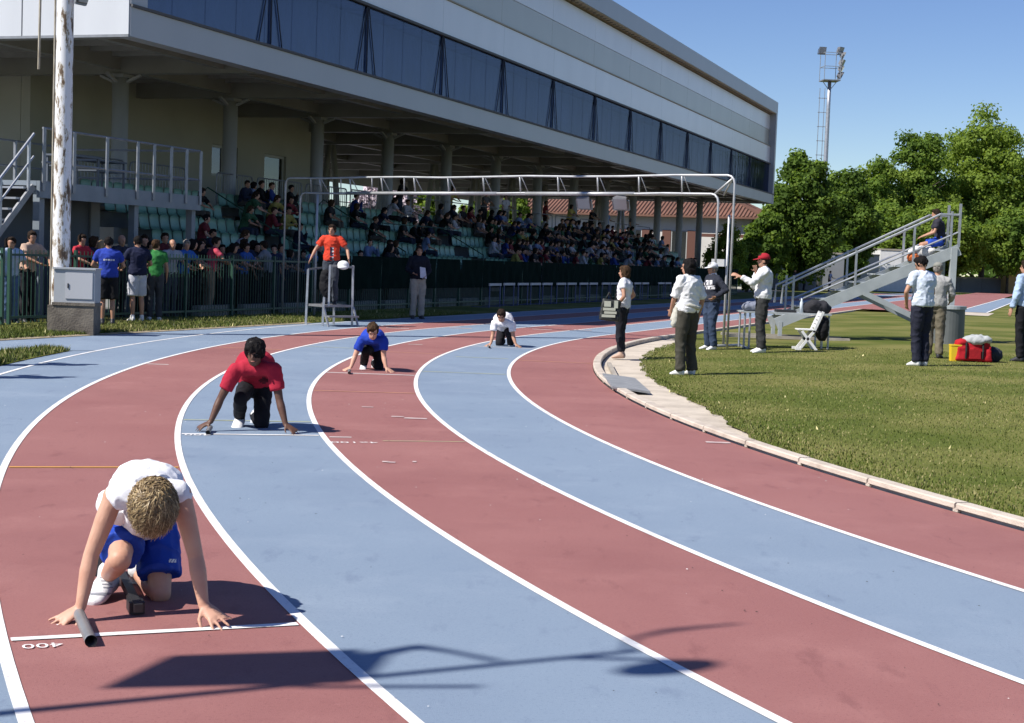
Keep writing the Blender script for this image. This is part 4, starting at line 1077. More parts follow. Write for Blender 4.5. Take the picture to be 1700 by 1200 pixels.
def hair_geo(hd, style, seed):
    c, f, u, r, M, hs = hd; q = random.Random(seed); g = Geo()
    if style == 'bald': return None
    if style == 'short':
        g.ell(c + u * .028 * hs - f * .020 * hs, (.083 * hs, .096 * hs, .101 * hs), M, 18, 12)
        g.ell(c + u * .088 * hs + f * .03 * hs, (.062 * hs, .058 * hs, .036 * hs), M)
    elif style == 'bowl':
        g.ell(c + u * .034 * hs - f * .016 * hs, (.092 * hs, .103 * hs, .104 * hs), M, 18, 12); g.ell(c + u * .058 * hs + f * .045 * hs, (.076 * hs, .058 * hs, .055 * hs), M)
        for a in (-1, 1): g.ell(c + r * a * .074 * hs - f * .022 * hs + u * .012 * hs, (.012 * hs, .045 * hs, .05 * hs), M)
    elif style in ('bob', 'tail', 'long'):
        g.ell(c + u * .030 * hs - f * .022 * hs, (.090 * hs, .100 * hs, .104 * hs), M, 18, 12); g.ell(c + u * .086 * hs + f * .03 * hs, (.066 * hs, .058 * hs, .038 * hs), M)
        if style == 'bob':
            for a in (-1, 1): g.ell(c + r * a * .070 * hs - f * .02 * hs - u * .035 * hs, (.026 * hs, .062 * hs, .075 * hs), M)
            g.ell(c - f * .070 * hs - u * .045 * hs, (.075 * hs, .042 * hs, .07 * hs), M)
        if style == 'tail':
            g.cap(c - f * .095 * hs + u * .06 * hs, .038 * hs, c - f * .125 * hs - u * .03 * hs, .03 * hs); g.cap(c - f * .125 * hs - u * .03 * hs, .03 * hs, c - f * .11 * hs - u * .13 * hs, .012 * hs)
        if style == 'long':
            g.cap(c - f * .06 * hs - u * .02 * hs, .078 * hs, c - f * .075 * hs - u * .20 * hs, .06 * hs)
    elif style == 'bob0':
        g.ell(c + u * .026 * hs - f * .014 * hs, (.084 * hs, .100 * hs, .104 * hs), M, 18, 12)
    elif style == 'curly':
        g.ell(c + u * .030 * hs - f * .016 * hs, (.088 * hs, .100 * hs, .102 * hs), M, 18, 12)
        for i in range(620):
            a = q.uniform(0, 6.283); z = q.uniform(-.35, 1); rr = math.sqrt(max(0, 1 - z * z)); dv = Vector((rr * math.cos(a), rr * math.sin(a), z))
            if dv.y > .45 and z < .42: continue
            p = c + u * .030 * hs - f * .016 * hs + M @ Vector((dv.x * .090, dv.y * .102, dv.z * .104)) * hs
            n_ = (M @ dv).normalized(); t1 = n_.cross(Vector((q.uniform(-1, 1), q.uniform(-1, 1), q.uniform(-1, 1)))).normalized(); t2 = n_.cross(t1)
            R0 = q.uniform(.008, .017) * hs; pts = []; a0 = q.uniform(0, 6); lift = q.choice((0, 0, .004, .009))
            for k in range(8):
                th = a0 + k * .62; pts.append(p + t1 * R0 * math.cos(th) + t2 * R0 * math.sin(th) + n_ * (k * .0030 - .004 + lift) * hs + t2 * k * .0022 * hs)
            g.tube(pts, [.0050 * hs] * 6 + [.0042 * hs, .002 * hs], 6)
    return g

def ribbon_hair(root, hd, base_mat, seed, n, length, width, wave, tones, droop=0.0):
    """locks of hair as thin tapering ribbons flowing from the crown"""
    c, f, u, r, M, hs = hd; q = random.Random(seed); g = Geo(); cc_ = c + u * .024 * hs - f * .012 * hs
    for i in range(n):
        a = q.uniform(0, 6.283); z = q.uniform(-.42, 1); rr = math.sqrt(max(0, 1 - z * z)); dv = Vector((rr * math.cos(a), rr * math.sin(a), z))
        if dv.y > .50 and z < .36: continue
        if dv.y > .2 and z < -.05: continue
        nn = (M @ dv).normalized(); crown = (u * .85 - f * .5).normalized()
        fl = nn.cross(crown.cross(nn)) * -1
        if fl.length < .05: fl = nn.cross(r)
        fl.normalize(); sd = nn.cross(fl).normalized(); sw = q.gauss(0, .55); dr = (fl * math.cos(sw) + sd * math.sin(sw)).normalized(); sd = nn.cross(dr).normalized()
        p = cc_ + M @ Vector((dv.x * .084, dv.y * .101, dv.z * .106)) * hs; ln = length * q.uniform(.6, 1.15) * hs; ph = q.uniform(0, 6.28); am = wave * q.uniform(.4, 1.2) * hs; k = 6; vs_ = []; lift = q.uniform(.08, .42)
        for j in range(k + 1):
            t = j / k; pos = p + dr * ln * t + nn * (ln * (lift * t - .62 * t * t) + .004 * hs + am * .6 * math.sin(ph + t * 7)) + sd * am * math.sin(ph + 1.3 + t * 8) - UPZ * (droop * hs * t * t)
            # stay outside the scalp
            loc = M.transposed() @ (pos - cc_); e = math.sqrt((loc.x / (.086 * hs)) ** 2 + (loc.y / (.103 * hs)) ** 2 + (loc.z / (.108 * hs)) ** 2)
            if e < 1: pos = cc_ + (pos - cc_) / max(e, .2) * (1 + q.uniform(.0, .03))
            w = width * hs * (1 - .75 * t) * .5; vs_ += [pos - sd * w, pos + sd * w]
        g.add(vs_, [(2 * j, 2 * j + 1, 2 * j + 3, 2 * j + 2) for j in range(k)], q.randrange(len(tones)))
    o_ = obj('hair_locks', g, tones, root, True); tag(o_, kind='stuff'); return o_
EYE = mat('eye', (.015, .012, .01), .3); LIP = mat('lip', (.30, .10, .08), .5)
def build_person(root, J, o, meshes_only=False):
    vox = o.get('vox', .012); parts, hd = body_parts(J, o); off = root.location if root else Vector((0, 0, 0)); res = []
    def fin(name, me, m):
        for v in me.vertices: v.co -= off
        me.materials.append(m); me.name = name; res.append((name, me))
        if not meshes_only: return link(name, me, root)
    fin('body', remesh(parts['body'], vox, o.get('sm', 5)), skin(o.get('skin', SK_L)))
    w = o.get('wr', .011) * o['s']
    if 'top' in parts: fin(o['top'][2] if len(o['top']) > 2 else 'shirt', remesh(parts['top'], vox * 1.25, 4, w, o.get('ws', 11), wseed=o.get('seed', 1) * 3.1, stretch=(1, 1, .8), ridge=True), o['top'][0])
    if 'trousers' in parts: fin('shorts' if o['bottom'][1] == 'shorts' else 'trousers', remesh(parts['trousers'], vox * 1.25, 4, w, o.get('ws', 11), wseed=o.get('seed', 1) * 5.7, stretch=(1, 1, .55), ridge=True), o['bottom'][0])
    for sg_ in parts['shoe']: fin('shoe', remesh(sg_, vox, 3), o.get('shoe') or M_shoe_w)
    st = o.get('hair', ('short', HAIR_DARK))
    hg = hair_geo(hd, st[0], o.get('seed', 1))
    if hg is not None:
        hv = vox * (.52 if st[0] == 'curly' else 1.0)
        fin('hair', remesh(hg, hv, 1 if st[0] == 'curly' else 3, 0 if st[0] == 'curly' else .014 * o['s'], 34, stretch=(1, 1, .5)), st[1])
    c, f, u, r, M, hs = hd
    if o.get('face', True) and not meshes_only:
        for q in (-1, 1):
            g = Geo(); g.ell(c + f * .0845 * hs + r * q * .032 * hs + u * .012 * hs, (.013 * hs, .008 * hs, .0065 * hs), M, 8, 6); obj('eye', g, EYE, root, True)
            g = Geo(); g.cap(c + f * .092 * hs + r * q * .016 * hs + u * .034 * hs, .005 * hs, c + f * .084 * hs + r * q * .048 * hs + u * .034 * hs, .004 * hs, n=6); obj('eyebrow', g, st[1], root, True)
        g = Geo(); g.ell(c + f * .088 * hs - u * .056 * hs, (.022 * hs, .008 * hs, .0055 * hs), M, 8, 6); obj('mouth', g, LIP, root, True)
    if o.get('cap') and not meshes_only:
        g = Geo(); rings = []
        for t in (0, 22, 45, 65, 82, 90): rings.append((c + u * (.034 + .106 * math.sin(R_(t)) ** .9) * hs - f * .012 * hs, r, f, .097 * hs * max(.05, math.cos(R_(t)) ** .8), .113 * hs * max(.05, math.cos(R_(t)) ** .8)))
        g.loft(rings); k = obj('cap', g, o['cap'], root, True)
        g = Geo(); vs_ = []
        for i in range(9):
            a = R_(-62 + 124 * i / 8); e0 = r * math.sin(a) * .090 * hs + f * (math.cos(a) * .100 - .012) * hs; e1 = r * math.sin(a) * .088 * hs + f * (.035 + math.cos(a) * .150) * hs - u * .022 * hs * math.cos(a)
            vs_ += [c + e0 + u * .036 * hs, c + e1 + u * .034 * hs, c + e0 + u * .046 * hs, c + e1 + u * .042 * hs]
        fs = []
        for i in range(8):
            a, b = 4 * i, 4 * (i + 1); fs += [(a, b, b + 1, a + 1), (a + 2, a + 3, b + 3, b + 2), (a + 1, b + 1, b + 3, a + 3), (a, a + 2, b + 2, b)]
        g.add(vs_, fs); obj('peak', g, o['cap'], k)
    return res, hd

def standing(base, face, h, o):
    """joints of a standing figure; face is a heading in degrees (0 = away from the camera, 90 = to the right), arms given in body axes (right, forward, up from the shoulder, in metres at 1.75 m)"""
    s = h / 1.75; a = R_(face); F = Vector((math.sin(a), math.cos(a), 0)); Rr = Vector((math.cos(a), -math.sin(a), 0)); lean = o.get('lean', 0.0); tw = o.get('twist', 0.0)
    def b(x, y, z): return base + (Rr * x + F * y) * s + UPZ * z * s
    def rot(v, ang): c_, s_ = math.cos(ang), math.sin(ang); return Vector((v.x * c_ - v.y * s_, v.x * s_ + v.y * c_, v.z))
    J = {}; hipz = o.get('hipz', .93); st = o.get('stance', .10); dy = o.get('stride', 0.0)
    J['pelvis'] = b(0, 0, hipz + .05); J['hipL'] = b(-.088, 0, hipz); J['hipR'] = b(.088, 0, hipz)
    J['anL'] = b(-st, -dy / 2 - .02, .085); J['anR'] = b(st, dy / 2 - .02, .085)
    for q in 'LR': J['kn' + q] = lerp(J['hip' + q], J['an' + q], .5) + F * (.02 + o.get('knee', .015)) * s
    for q, sg in (('L', -1), ('R', 1)): J['toe' + q] = rot(F, -sg * R_(o.get('splay', 12))); J['calf' + q] = -F
    Rs, Fs = rot(Rr, tw), rot(F, tw)
    J['neck'] = b(0, lean, 1.49); J['mid'] = b(0, lean * .4 - .015, 1.24)
    J['shL'] = J['neck'] - Rs * .180 * s - UPZ * .055 * s; J['shR'] = J['neck'] + Rs * .180 * s - UPZ * .055 * s
    arms = o.get('arms', {})
    for q, sg in (('L', -1), ('R', 1)):
        e, w = arms.get(q, ((.05, -.02, -.29), (.06, .06, -.53)))
        J['el' + q] = J['sh' + q] + (Rs * e[0] * sg + Fs * e[1] + UPZ * e[2]) * s; J['wr' + q] = J['sh' + q] + (Rs * w[0] * sg + Fs * w[1] + UPZ * w[2]) * s
        J['hn' + q] = -Rs * sg; J['ht' + q] = Fs
        if 'hd' + q in o: v = o['hd' + q]; J['hd' + q] = Rs * v[0] * sg + Fs * v[1] + UPZ * v[2]
    hy = R_(o.get('head_yaw', 0)); hpit = R_(o.get('head_pitch', 0)); hf = rot(Fs, -hy)
    J['hface'] = (hf * math.cos(hpit) - UPZ * math.sin(hpit)).normalized(); rr = hf.cross(UPZ); J['hup'] = rr.cross(J['hface']).normalized()
    J['head'] = J['neck'] + UPZ * .135 * s + hf * (.022 + .03 * math.sin(hpit)) * s
    return J
M_shoe_w = mat('white trainer', (.72, .72, .72), .6, (.6, .6, .6), 8, bump=.2); M_shoe_d = mat('dark shoe', (.03, .03, .035), .5); M_shoe_b = mat('beige sandal', (.45, .30, .22), .6)
def stander(label, px_feet, y_feet, y_head, face, o, field=True, base=None, h=None, name='person', group=None, cat='person'):
    if base is None:
        base = gf(px_feet, y_feet) if field else gp(px_feet, y_feet, o.get('bz', .0))
    if h is None:
        r = ray(px_feet, y_head); h = CAMH + r.z * (base.y / r.y) - base.z
    o['s'] = h / 1.75; root = thing(name, label, cat, base, group)
    J = standing(base, face, h, o); res, hd = build_person(root, J, o)
    return root, J, hd

# ---------------- runners crouching at their start lines
def runner(label, P, d, o, base):
    """P: photo pixels of the joints, d: distances of the joints"""
    J = {}; j = lambda n: at(P[n][0], P[n][1], d[n]); s = o['s']
    for n in ('pelvis', 'mid', 'neck', 'head', 'shL', 'shR', 'elL', 'elR', 'wrL', 'wrR', 'hipL', 'hipR', 'knL', 'knR', 'anL', 'anR'): J[n] = j(n)
    J['toeL'], J['toeR'] = Vector(o['toeL']).normalized(), Vector(o['toeR']).normalized(); J['soleL'], J['soleR'] = Vector(o['soleL']).normalized(), Vector(o['soleR']).normalized()
    for k in ('hdL', 'hdR', 'hnL', 'hnR', 'htL', 'htR'): J[k] = Vector(o[k]).normalized()
    J['hface'] = Vector(o['hface']).normalized(); up = Vector(o['hup']); r = J['hface'].cross(up).normalized(); J['hup'] = r.cross(J['hface']).normalized()
    root = thing('person', label, 'runner', base); res, hd = build_person(root, J, o); return root, J, hd
# common crouch, facing the camera: the person's right hand is on the image left
def crouch(label, D, o, px, flip=False):
    """px: pixel positions; D: distance of the hands; knee that is up on the image left unless flip"""
    s = o['s']; d = {}
    near = D; d.update(wrL=near + .03, wrR=near + .03, elL=near + .10 * s, elR=near + .10 * s, shL=near + .13 * s, shR=near + .13 * s, neck=near + .10 * s, head=near + o.get('head_d', -.02) * s, mid=near + .42 * s, pelvis=near + .66 * s, hipL=near + .66 * s, hipR=near + .66 * s)
    up, dn = ('L', 'R') if flip else ('R', 'L')
    d['kn' + up] = near + .24 * s; d['an' + up] = near + .56 * s; d['kn' + dn] = near + .48 * s; d['an' + dn] = near + .86 * s
    d.update(o.get('d', {}))
    o.setdefault('toe' + up, (0, -1, -.12)); o.setdefault('sole' + up, (0, -.1, 1)); o.setdefault('toe' + dn, (0, -.35, -1)); o.setdefault('sole' + dn, (0, -1, .35))
    o.setdefault('hdR', (-.85, -.35, -.45)); o.setdefault('hdL', (.80, -.30, -.50)); o.setdefault('hnR', (0, 0, -1)); o.setdefault('hnL', (0, 0, -1)); o.setdefault('htR', (.7, -.6, -.1)); o.setdefault('htL', (-.7, -.6, -.1))
    o.setdefault('curlL', .10); o.setdefault('curlR', .10); o.setdefault('spread', .2)
    o.setdefault('hface', (0, -1, -.3)); o.setdefault('hup', (0, -.1, 1))
    b = gp(*px['base']); return runner(label, px, d, o, b)

# near runner: blond, white sleeveless top, blue shorts
DB = 6.22; S = .90
blond = dict(s=S, vox=.0052, sm=6, seed=4, skin=SK_L, top=(cloth((.80, .80, .83)), 'cap', 'vest'), hang=True, flaps=[(at(180, 836, DB + .33), (.045, .09, .05)), (at(196, 846, DB + .34), (.06, .09, .06))], shoe_k=1.22, bottom=(cloth((.012, .055, .38), .6), 'shorts'), short_len=.74, short_k=1.06, hair=('bob0', HAIR_BLOND), shoe=M_shoe_w, hs=1.02, headk=1.14, wr=.009, loose=.95, ws=13, build=.95, hem=-.02,
    hface=(.03, -.16, -.98), hup=(.03, -.98, .16), head_d=-.06, hdR=(-.70, -.46, -.50), hdL=(.72, -.48, -.5), htR=(.75, -.5, -.2), htL=(-.85, -.30, -.2), curlR=.02, curlL=.05, spread=.22,
    toeR=(-.12, -1, -.05), soleR=(0, -.05, 1), toeL=(.02, -.45, -1), soleL=(0, -1, .45),
    d=dict(anR=DB + .52, knR=DB + .24, knL=DB + .50, anL=DB + .83, pelvis=DB + .66, hipL=DB + .66, hipR=DB + .66, mid=DB + .48, neck=DB + .08, head=DB - .02, shL=DB + .13, shR=DB + .13, elR=DB + .10, elL=DB + .12, wrR=DB + .05, wrL=DB + .07))
px = dict(pelvis=(237, 858), mid=(238, 784), neck=(247, 812), head=(257, 842), shR=(189, 824), shL=(300, 820), elR=(151, 922), elL=(325, 925), wrR=(134, 1008), wrL=(338, 1004), hipR=(205, 874), hipL=(262, 872), knR=(199, 929), anR=(178, 957), knL=(266, 984), anL=(229, 950), base=(235, 1040))
rt, Jb, hdb = crouch('blond runner in white vest and blue shorts crouching at the nearest start line', DB, blond, px)
HB = [mat('blond lock', (.33, .235, .115), .45, (.24, .165, .075), 30, spec=.4), mat('pale blond lock', (.48, .36, .19), .45, (.36, .26, .13), 30, spec=.4), mat('dark blond lock', (.14, .09, .042), .5, (.09, .058, .028), 30, spec=.35), mat('brownish blond lock', (.21, .14, .065), .5, spec=.3)]  # hair tones, picked at random for each lock
ribbon_hair(rt, hdb, HAIR_BLOND, 5, 3800, .066, .0060, .0150, HB, .030)
# baton held against the ground
M_bat = mat('grey baton', (.20, .20, .20), .4, (.26, .26, .26), 6, metal=.4)
b0, b1 = at(131, 1036, DB + .03), gp(151, 1064, .025); b0.z = .035
bat = thing('relay_baton', 'dark grey tubular baton under the hand of the blond runner', 'baton', Vector((b1.x, b1.y, 0)))
dd = (b1 - b0).normalized(); g = Geo(); g.tube([b0 - dd * .06, b1], .024, 20, False); g.tube([b1, b1 - dd * .12], .020, 20, False); g.tube([b0 - dd * .06, b0 - dd * .055], [.024, .0001], 20, False)
obj('tube', g, M_bat, bat, True)
g = Geo(); g.tube([b1 + dd * .0005, b1 - dd * .006], .0243, 20, False); obj('rim', g, M_steel, bat, True)
# starting block behind the blond runner
s0, s1 = gp(230, 1010, .04), gp(205, 962, .05)
sb = thing('starting_block', 'black starting block with rail behind the blond runner', 'starting block', Vector((s0.x, s0.y, 0)))
dv = (s1 - s0).normalized(); sdv = Vector((dv.y, -dv.x, 0))
obj('rail', Geo().bar(s0, s0 + dv * .95, .036, .035), M_black, sb)
g = Geo(); e = s0 + dv * .10; g.box8([e + sdv * a * .032 + dv * b * .055 + UPZ * z for z in (-.035, .012) for a, b in ((-1, -1), (1, -1), (1, 1), (-1, 1))]); obj('end_clamp', g, M_black, sb)
for k, sg in ((.62, -1), (.84, 1)):
    e = s0 + dv * k + sdv * sg * .075; g = Geo()
    g.box8([e + sdv * a * .05 + dv * b for a, b in ((-1, .0), (1, .0), (1, .12), (-1, .12))] + [e + sdv * a * .05 + dv * b + UPZ * .11 for a, b in ((-1, .09), (1, .09), (1, .12), (-1, .12))]); obj('pedal', g, M_black, sb)
g = Geo()   # white mark on the shorts hem
pz = at(287, 931, DB + .40)
# second runner: red T-shirt, black trousers
DR = 13.05
redr = dict(s=.93, vox=.0085, seed=7, skin=SK_D, top=(cloth((.40, .018, .042)), 'short'), slv=.66, bottom=(cloth((.008, .008, .011)), 'long'), hair=('bowl', HAIR_BLACK), shoe=M_shoe_w, wr=.006, loose=1.02, leg_k=.93, hemr=.052, shoe_k=1.2, hface=(-.05, -1, -.22), hem=-.03, d=dict(neck=DR + .14, head=DR + .05, mid=DR + .42), curlR=.3)
px = dict(pelvis=(424, 636), mid=(424, 590), neck=(423, 606), head=(423, 586), shR=(391, 614), shL=(455, 613), elR=(366, 662), elL=(464, 664), wrR=(350, 700), wrL=(474, 704), hipR=(412, 640), hipL=(436, 640), knR=(399, 662), anR=(398, 693), knL=(435, 704), anL=(424, 690), base=(425, 718))
rt2, J2, hd2 = crouch('runner in red T-shirt and black trousers crouching in the second start position', DR, redr, px)
ribbon_hair(rt2, hd2, HAIR_BLACK, 6, 1100, .05, .008, .003, [HAIR_BLACK, mat('black lock', (.022, .018, .017), .4, spec=.3)])
# third: blue T-shirt, black trousers
D3 = 20.45
blur = dict(s=.92, vox=.0105, seed=9, skin=SK_L, top=(cloth((.015, .05, .38)), 'short'), slv=.6, bottom=(cloth((.008, .008, .010)), 'long'), hair=('short', HAIR_BROWN), shoe=M_shoe_w, wr=.006, loose=1.03, leg_k=.93, shoe_k=1.15, hface=(.04, -.85, -.55), hup=(0, -.5, .9), hem=-.02, d=dict(neck=D3 + .14, head=D3 + .0))
px = dict(pelvis=(621, 576), mid=(619, 551), neck=(618, 562), head=(619, 550), shR=(600, 565), shL=(637, 565), elR=(589, 592), elL=(637, 592), wrR=(583, 609), wrL=(641, 610), hipR=(614, 578), hipL=(628, 578), knR=(607, 583), anR=(604, 604), knL=(629, 610), anL=(622, 602), base=(615, 618))
crouch('runner in blue T-shirt and black trousers crouching in the third start position', D3, blur, px)
# fourth: white T-shirt
D4 = 27.4
whir = dict(s=.93, vox=.012, seed=11, skin=SK_M, top=(cloth((.78, .78, .80)), 'short'), slv=.6, bottom=(cloth((.010, .010, .014)), 'long'), hair=('short', HAIR_DARK), shoe=M_shoe_w, wr=.008, loose=1.12, hface=(-.05, -.8, -.6), hup=(0, -.55, .85), hem=-.02, d=dict(neck=D4 + .14))
px = dict(pelvis=(838, 545), mid=(838, 523), neck=(834, 532), head=(832, 524), shR=(821, 537), shL=(850, 538), elR=(818, 556), elL=(852, 558), wrR=(815, 570), wrL=(856, 571), hipR=(833, 547), hipL=(844, 547), knR=(829, 570), anR=(834, 566), knL=(846, 556), anL=(848, 571), base=(835, 576))
crouch('runner in white T-shirt crouching in the farthest start position', D4, whir, px, flip=True)
# batons of the other runners
for lab, p, D in (('small dark baton under the hand of the red-shirted runner', (347, 716), DR), ('small dark baton under the hand of the blue-shirted runner', (580, 618), D3), ('small dark baton under the hand of the white-shirted runner', (812, 576), D4)):
    q = gp(*p, .02); t = thing('relay_baton', lab, 'baton', Vector((q.x, q.y, 0)))
    g = Geo(); g.tube([(q.x - .02, q.y + .17, .035), (q.x + .01, q.y - .10, .022)], .0195, 12, False); g.tube([(q.x + .01, q.y - .10, .022), (q.x, q.y - .0, .026)], .016, 12, False); obj('tube', g, M_bat, t, True)
    g = Geo(); g.tube([(q.x + .01, q.y - .101, .022), (q.x + .0093, q.y - .094, .0223)], .0199, 12, False); obj('rim', g, M_steel, t, True)
print('runners ok')

from mathutils.bvhtree import BVHTree
def decal(root, part_name, x0, x1, y0, y1, m, name, nx=6, ny=4, fn=None, which=0):
    """printed mark lying on a garment: a small patch following the cloth 2 mm above it"""
    ob = [c for c in root.children if c.name.split('.')[0] == part_name][which]; me = ob.data
    bv = BVHTree.FromPolygons([v.co + root.location for v in me.vertices], [p.vertices[:] for p in me.polygons]); o0 = Vector((0, 0, CAMH)); g = Geo(); idx = {}
    for i in range(nx + 1):
        for j in range(ny + 1):
            px_, py_ = x0 + (x1 - x0) * i / nx, y0 + (y1 - y0) * j / ny; d = ray(px_, py_).normalized(); h = bv.ray_cast(o0, d)
            if h[0] is None: continue
            idx[(i, j)] = len(g.v); g.v.append(tuple(h[0] + h[1] * (.002 if h[1].dot(d) < 0 else -.002)))
    for i in range(nx):
        for j in range(ny):
            k = [(i, j), (i + 1, j), (i + 1, j + 1), (i, j + 1)]
            if all(q in idx for q in k) and (fn is None or fn(i, j)): g.f.append(tuple(idx[q] for q in k)); g.m.append(0)
    if g.f: return obj(name, g, m, root, True)
decal(rt, 'shorts', 280, 292, 928, 934, M_white, 'hem_logo', 10, 3, lambda i, j: (i * 7 + j * 3) % 4 != 0)
M_lace = cloth((.30, .31, .34))
for k in range(4): decal(rt, 'shoe', 165 + k * 2, 184 + k, 958 + k * 5.5, 959.6 + k * 5.5, M_lace, 'lace', 8, 2, None, 1)
for k in (1,): decal(rt, 'shoe', 150, 190, 984, 988, M_lace, 'sole_edge', 14, 2, None, k)
decal(rt2, 'shirt', 429, 447, 626, 637, cloth((.10, .01, .02)), 'chest_logo', 9, 5, lambda i, j: abs(i - 4) + abs(j - 2) * 1.5 < 4.6)
# ---------------- officials and helpers on the infield
hipR = ((.20, -.05, -.22), (.10, .10, -.36))     # hand on hip
# woman with the big bag
o = dict(vox=.012, seed=21, skin=SK_M, top=(cloth((.72, .72, .76)), 'short'), slv=.45, bottom=(cloth((.012, .013, .020)), 'long'), leg_end=.90, hemr=.052, hair=('bob', HAIR_BROWN), shoe=M_shoe_b, arms={'L': ((.10, -.06, -.26), (.02, .10, -.44)), 'R': ((.16, -.10, -.24), (.05, .08, -.40))}, lean=-.03, stance=.05, loose=1.05)
rt, J, hd = stander('woman in white top and black trousers with a large dark bag at her hip', 1030, 594, 441, -72, o)
bgc = at(1013, 513, J['wrL'].y - .22)
bag = thing('tote_bag', 'large black and pale green bag at the hip of the woman by the kerb', 'bag', bgc - UPZ * .2)
M_bag = mat('bag print', (.015, .018, .016), .6); M_bag2 = mat('pale bag print', (.42, .44, .36), .6)
bm_ = Geo(); bx, by, bz = bgc
bm_.box8([(bx - .17, by - .09, bz - .17), (bx + .15, by - .07, bz - .20), (bx + .15, by + .07, bz - .20), (bx - .17, by + .09, bz - .17), (bx - .13, by - .04, bz + .17), (bx + .16, by - .04, bz + .14), (bx + .16, by + .04, bz + .14), (bx - .13, by + .04, bz + .17)])
me = remesh(bm_, .014, 5, .012, 8); [setattr(v, 'co', v.co - bag.location) for v in me.vertices]; me.materials.append(M_bag); link('body', me, bag)
for i, (ox, oz, w, h) in enumerate(((-.05, .085, .055, .045), (-.02, .0, .10, .022), (.0, -.055, .10, .02), (-.03, -.11, .11, .022), (.09, .08, .03, .06))):
    g = Geo(); y = by - .085 + .02 * (oz > .05); g.box(bx + ox - w, bx + ox + w, y - .012, y + .02, bz + oz - h, bz + oz + h); obj('printed_patch', g, M_bag2, bag)
g = Geo(); g.tube([(bx - .08, by, bz + .15), (bx - .03, by, bz + .27), J['wrL'] + Vector((.0, .0, -.02)), (bx + .08, by, bz + .25), (bx + .11, by, bz + .14)], .014, 6); obj('strap', g, M_bag, bag, True)
# woman in white shirt and olive trousers
o = dict(vox=.011, seed=22, skin=SK_M, top=(cloth((.80, .80, .80)), 'short'), slv=.95, bottom=(cloth((.055, .052, .040)), 'long'), leg_k=1.12, hemr=.066, hair=('bob', HAIR_BLACK), shoe=M_shoe_w, arms={'L': ((.02, .10, -.27), (-.05, .22, -.46)), 'R': ((.09, -.05, -.285), (.10, .02, -.52))}, stance=.13, head_yaw=-22, loose=1.08, build=1.06)
rt, J, hd = stander('woman in white shirt and olive trousers standing on the grass with her back half turned', 1137, 622, 430, -42, o)
jk = J['pelvis']; g = Geo(); 
for k in range(12):
    a0 = 2 * math.pi * k / 12; a1_ = 2 * math.pi * (k + 1) / 12
    g.cap(jk + Vector((math.cos(a0) * .165, math.sin(a0) * .15, .06 + .02 * math.sin(3 * a0))), .028, jk + Vector((math.cos(a1_) * .165, math.sin(a1_) * .15, .06 + .02 * math.sin(3 * a1_))), .028, n=8)
g.cap(jk + Vector((-.15, -.04, .04)), .045, jk + Vector((-.19, -.05, -.20)), .05); g.cap(jk + Vector((-.16, .03, .04)), .04, jk + Vector((-.20, .03, -.13)), .04)
me = remesh(g, .013, 4, .012, 10); [setattr(v, 'co', v.co - rt.location) for v in me.vertices]; me.materials.append(cloth((.50, .49, .42))); link('tied_jacket', me, rt)
# man with white cap
o = dict(vox=.012, seed=23, skin=SK_M, top=(cloth((.022, .026, .040)), 'long', 'sweatshirt'), bottom=(cloth((.035, .055, .10)), 'long'), leg_k=1.08, hair=('short', HAIR_GREY), cap=cloth((.72, .73, .76)), shoe=M_shoe_w, arms={'R': ((.06, .0, -.28), (.06, .12, -.48)), 'L': ((.20, -.10, -.22), (.08, .06, -.36))}, head_yaw=-6, build=1.12, loose=1.08, collar=True, stance=.12)
rt, J, hd = stander('man in white cap, dark sweatshirt and jeans with a hand on his hip', 1178, 580, 436, -112, o)
ch = lerp(J['pelvis'], J['neck'], .74); fF = Vector((math.sin(R_(-112)), math.cos(R_(-112)), 0)); rR = Vector((fF.y, -fF.x, 0))
M_print = cloth((.70, .70, .72)); pr = rt
decal(rt, 'sweatshirt', 1160, 1184, 465, 473, M_print, 'chest_letters', 16, 4, lambda i, j: i % 4 != 3)
decal(rt, 'sweatshirt', 1158, 1187, 474, 480, M_print, 'chest_band', 10, 3)
obj('shirt_collar', Geo().cap(J['neck'] - UPZ * .005, .082, J['neck'] + UPZ * .05, .070, False, False), M_print, rt, True)
# man with red cap
o = dict(vox=.012, seed=24, skin=SK_M, top=(cloth((.72, .73, .75)), 'long', 'jacket'), cuff=.85, bottom=(cloth((.035, .036, .036)), 'long'), leg_k=1.05, hair=('short', HAIR_DARK), cap=cloth((.42, .02, .035)), shoe=M_shoe_w, arms={'R': ((.04, .14, -.25), (-.10, .13, .0)), 'L': ((.03, .22, -.20), (-.02, .44, -.10))}, head_yaw=-4, loose=1.16, stance=.11, hdR=(-.5, .3, .8), hdL=(-.2, .8, .3))
stander('man in red cap, white jacket and dark trousers with a hand at his mouth', 1262, 585, 421, -88, o)
# man in pale blue shirt
o = dict(vox=.012, seed=25, skin=SK_M, top=(cloth((.62, .69, .80)), 'short', 'polo_shirt'), slv=.6, bottom=(cloth((.018, .020, .036)), 'long'), leg_k=1.1, hair=('short', HAIR_BLACK), shoe=M_shoe_w, arms={'L': ((.13, .02, -.26), (.02, .12, -.44)), 'R': ((.10, .05, -.27), (.02, .20, -.42))}, head_pitch=28, head_yaw=-25, loose=1.10, stance=.08, lean=.03, build=1.05)
stander('man in pale blue shirt and navy trousers standing below the tribune', 1526, 607, 425, -28, o)
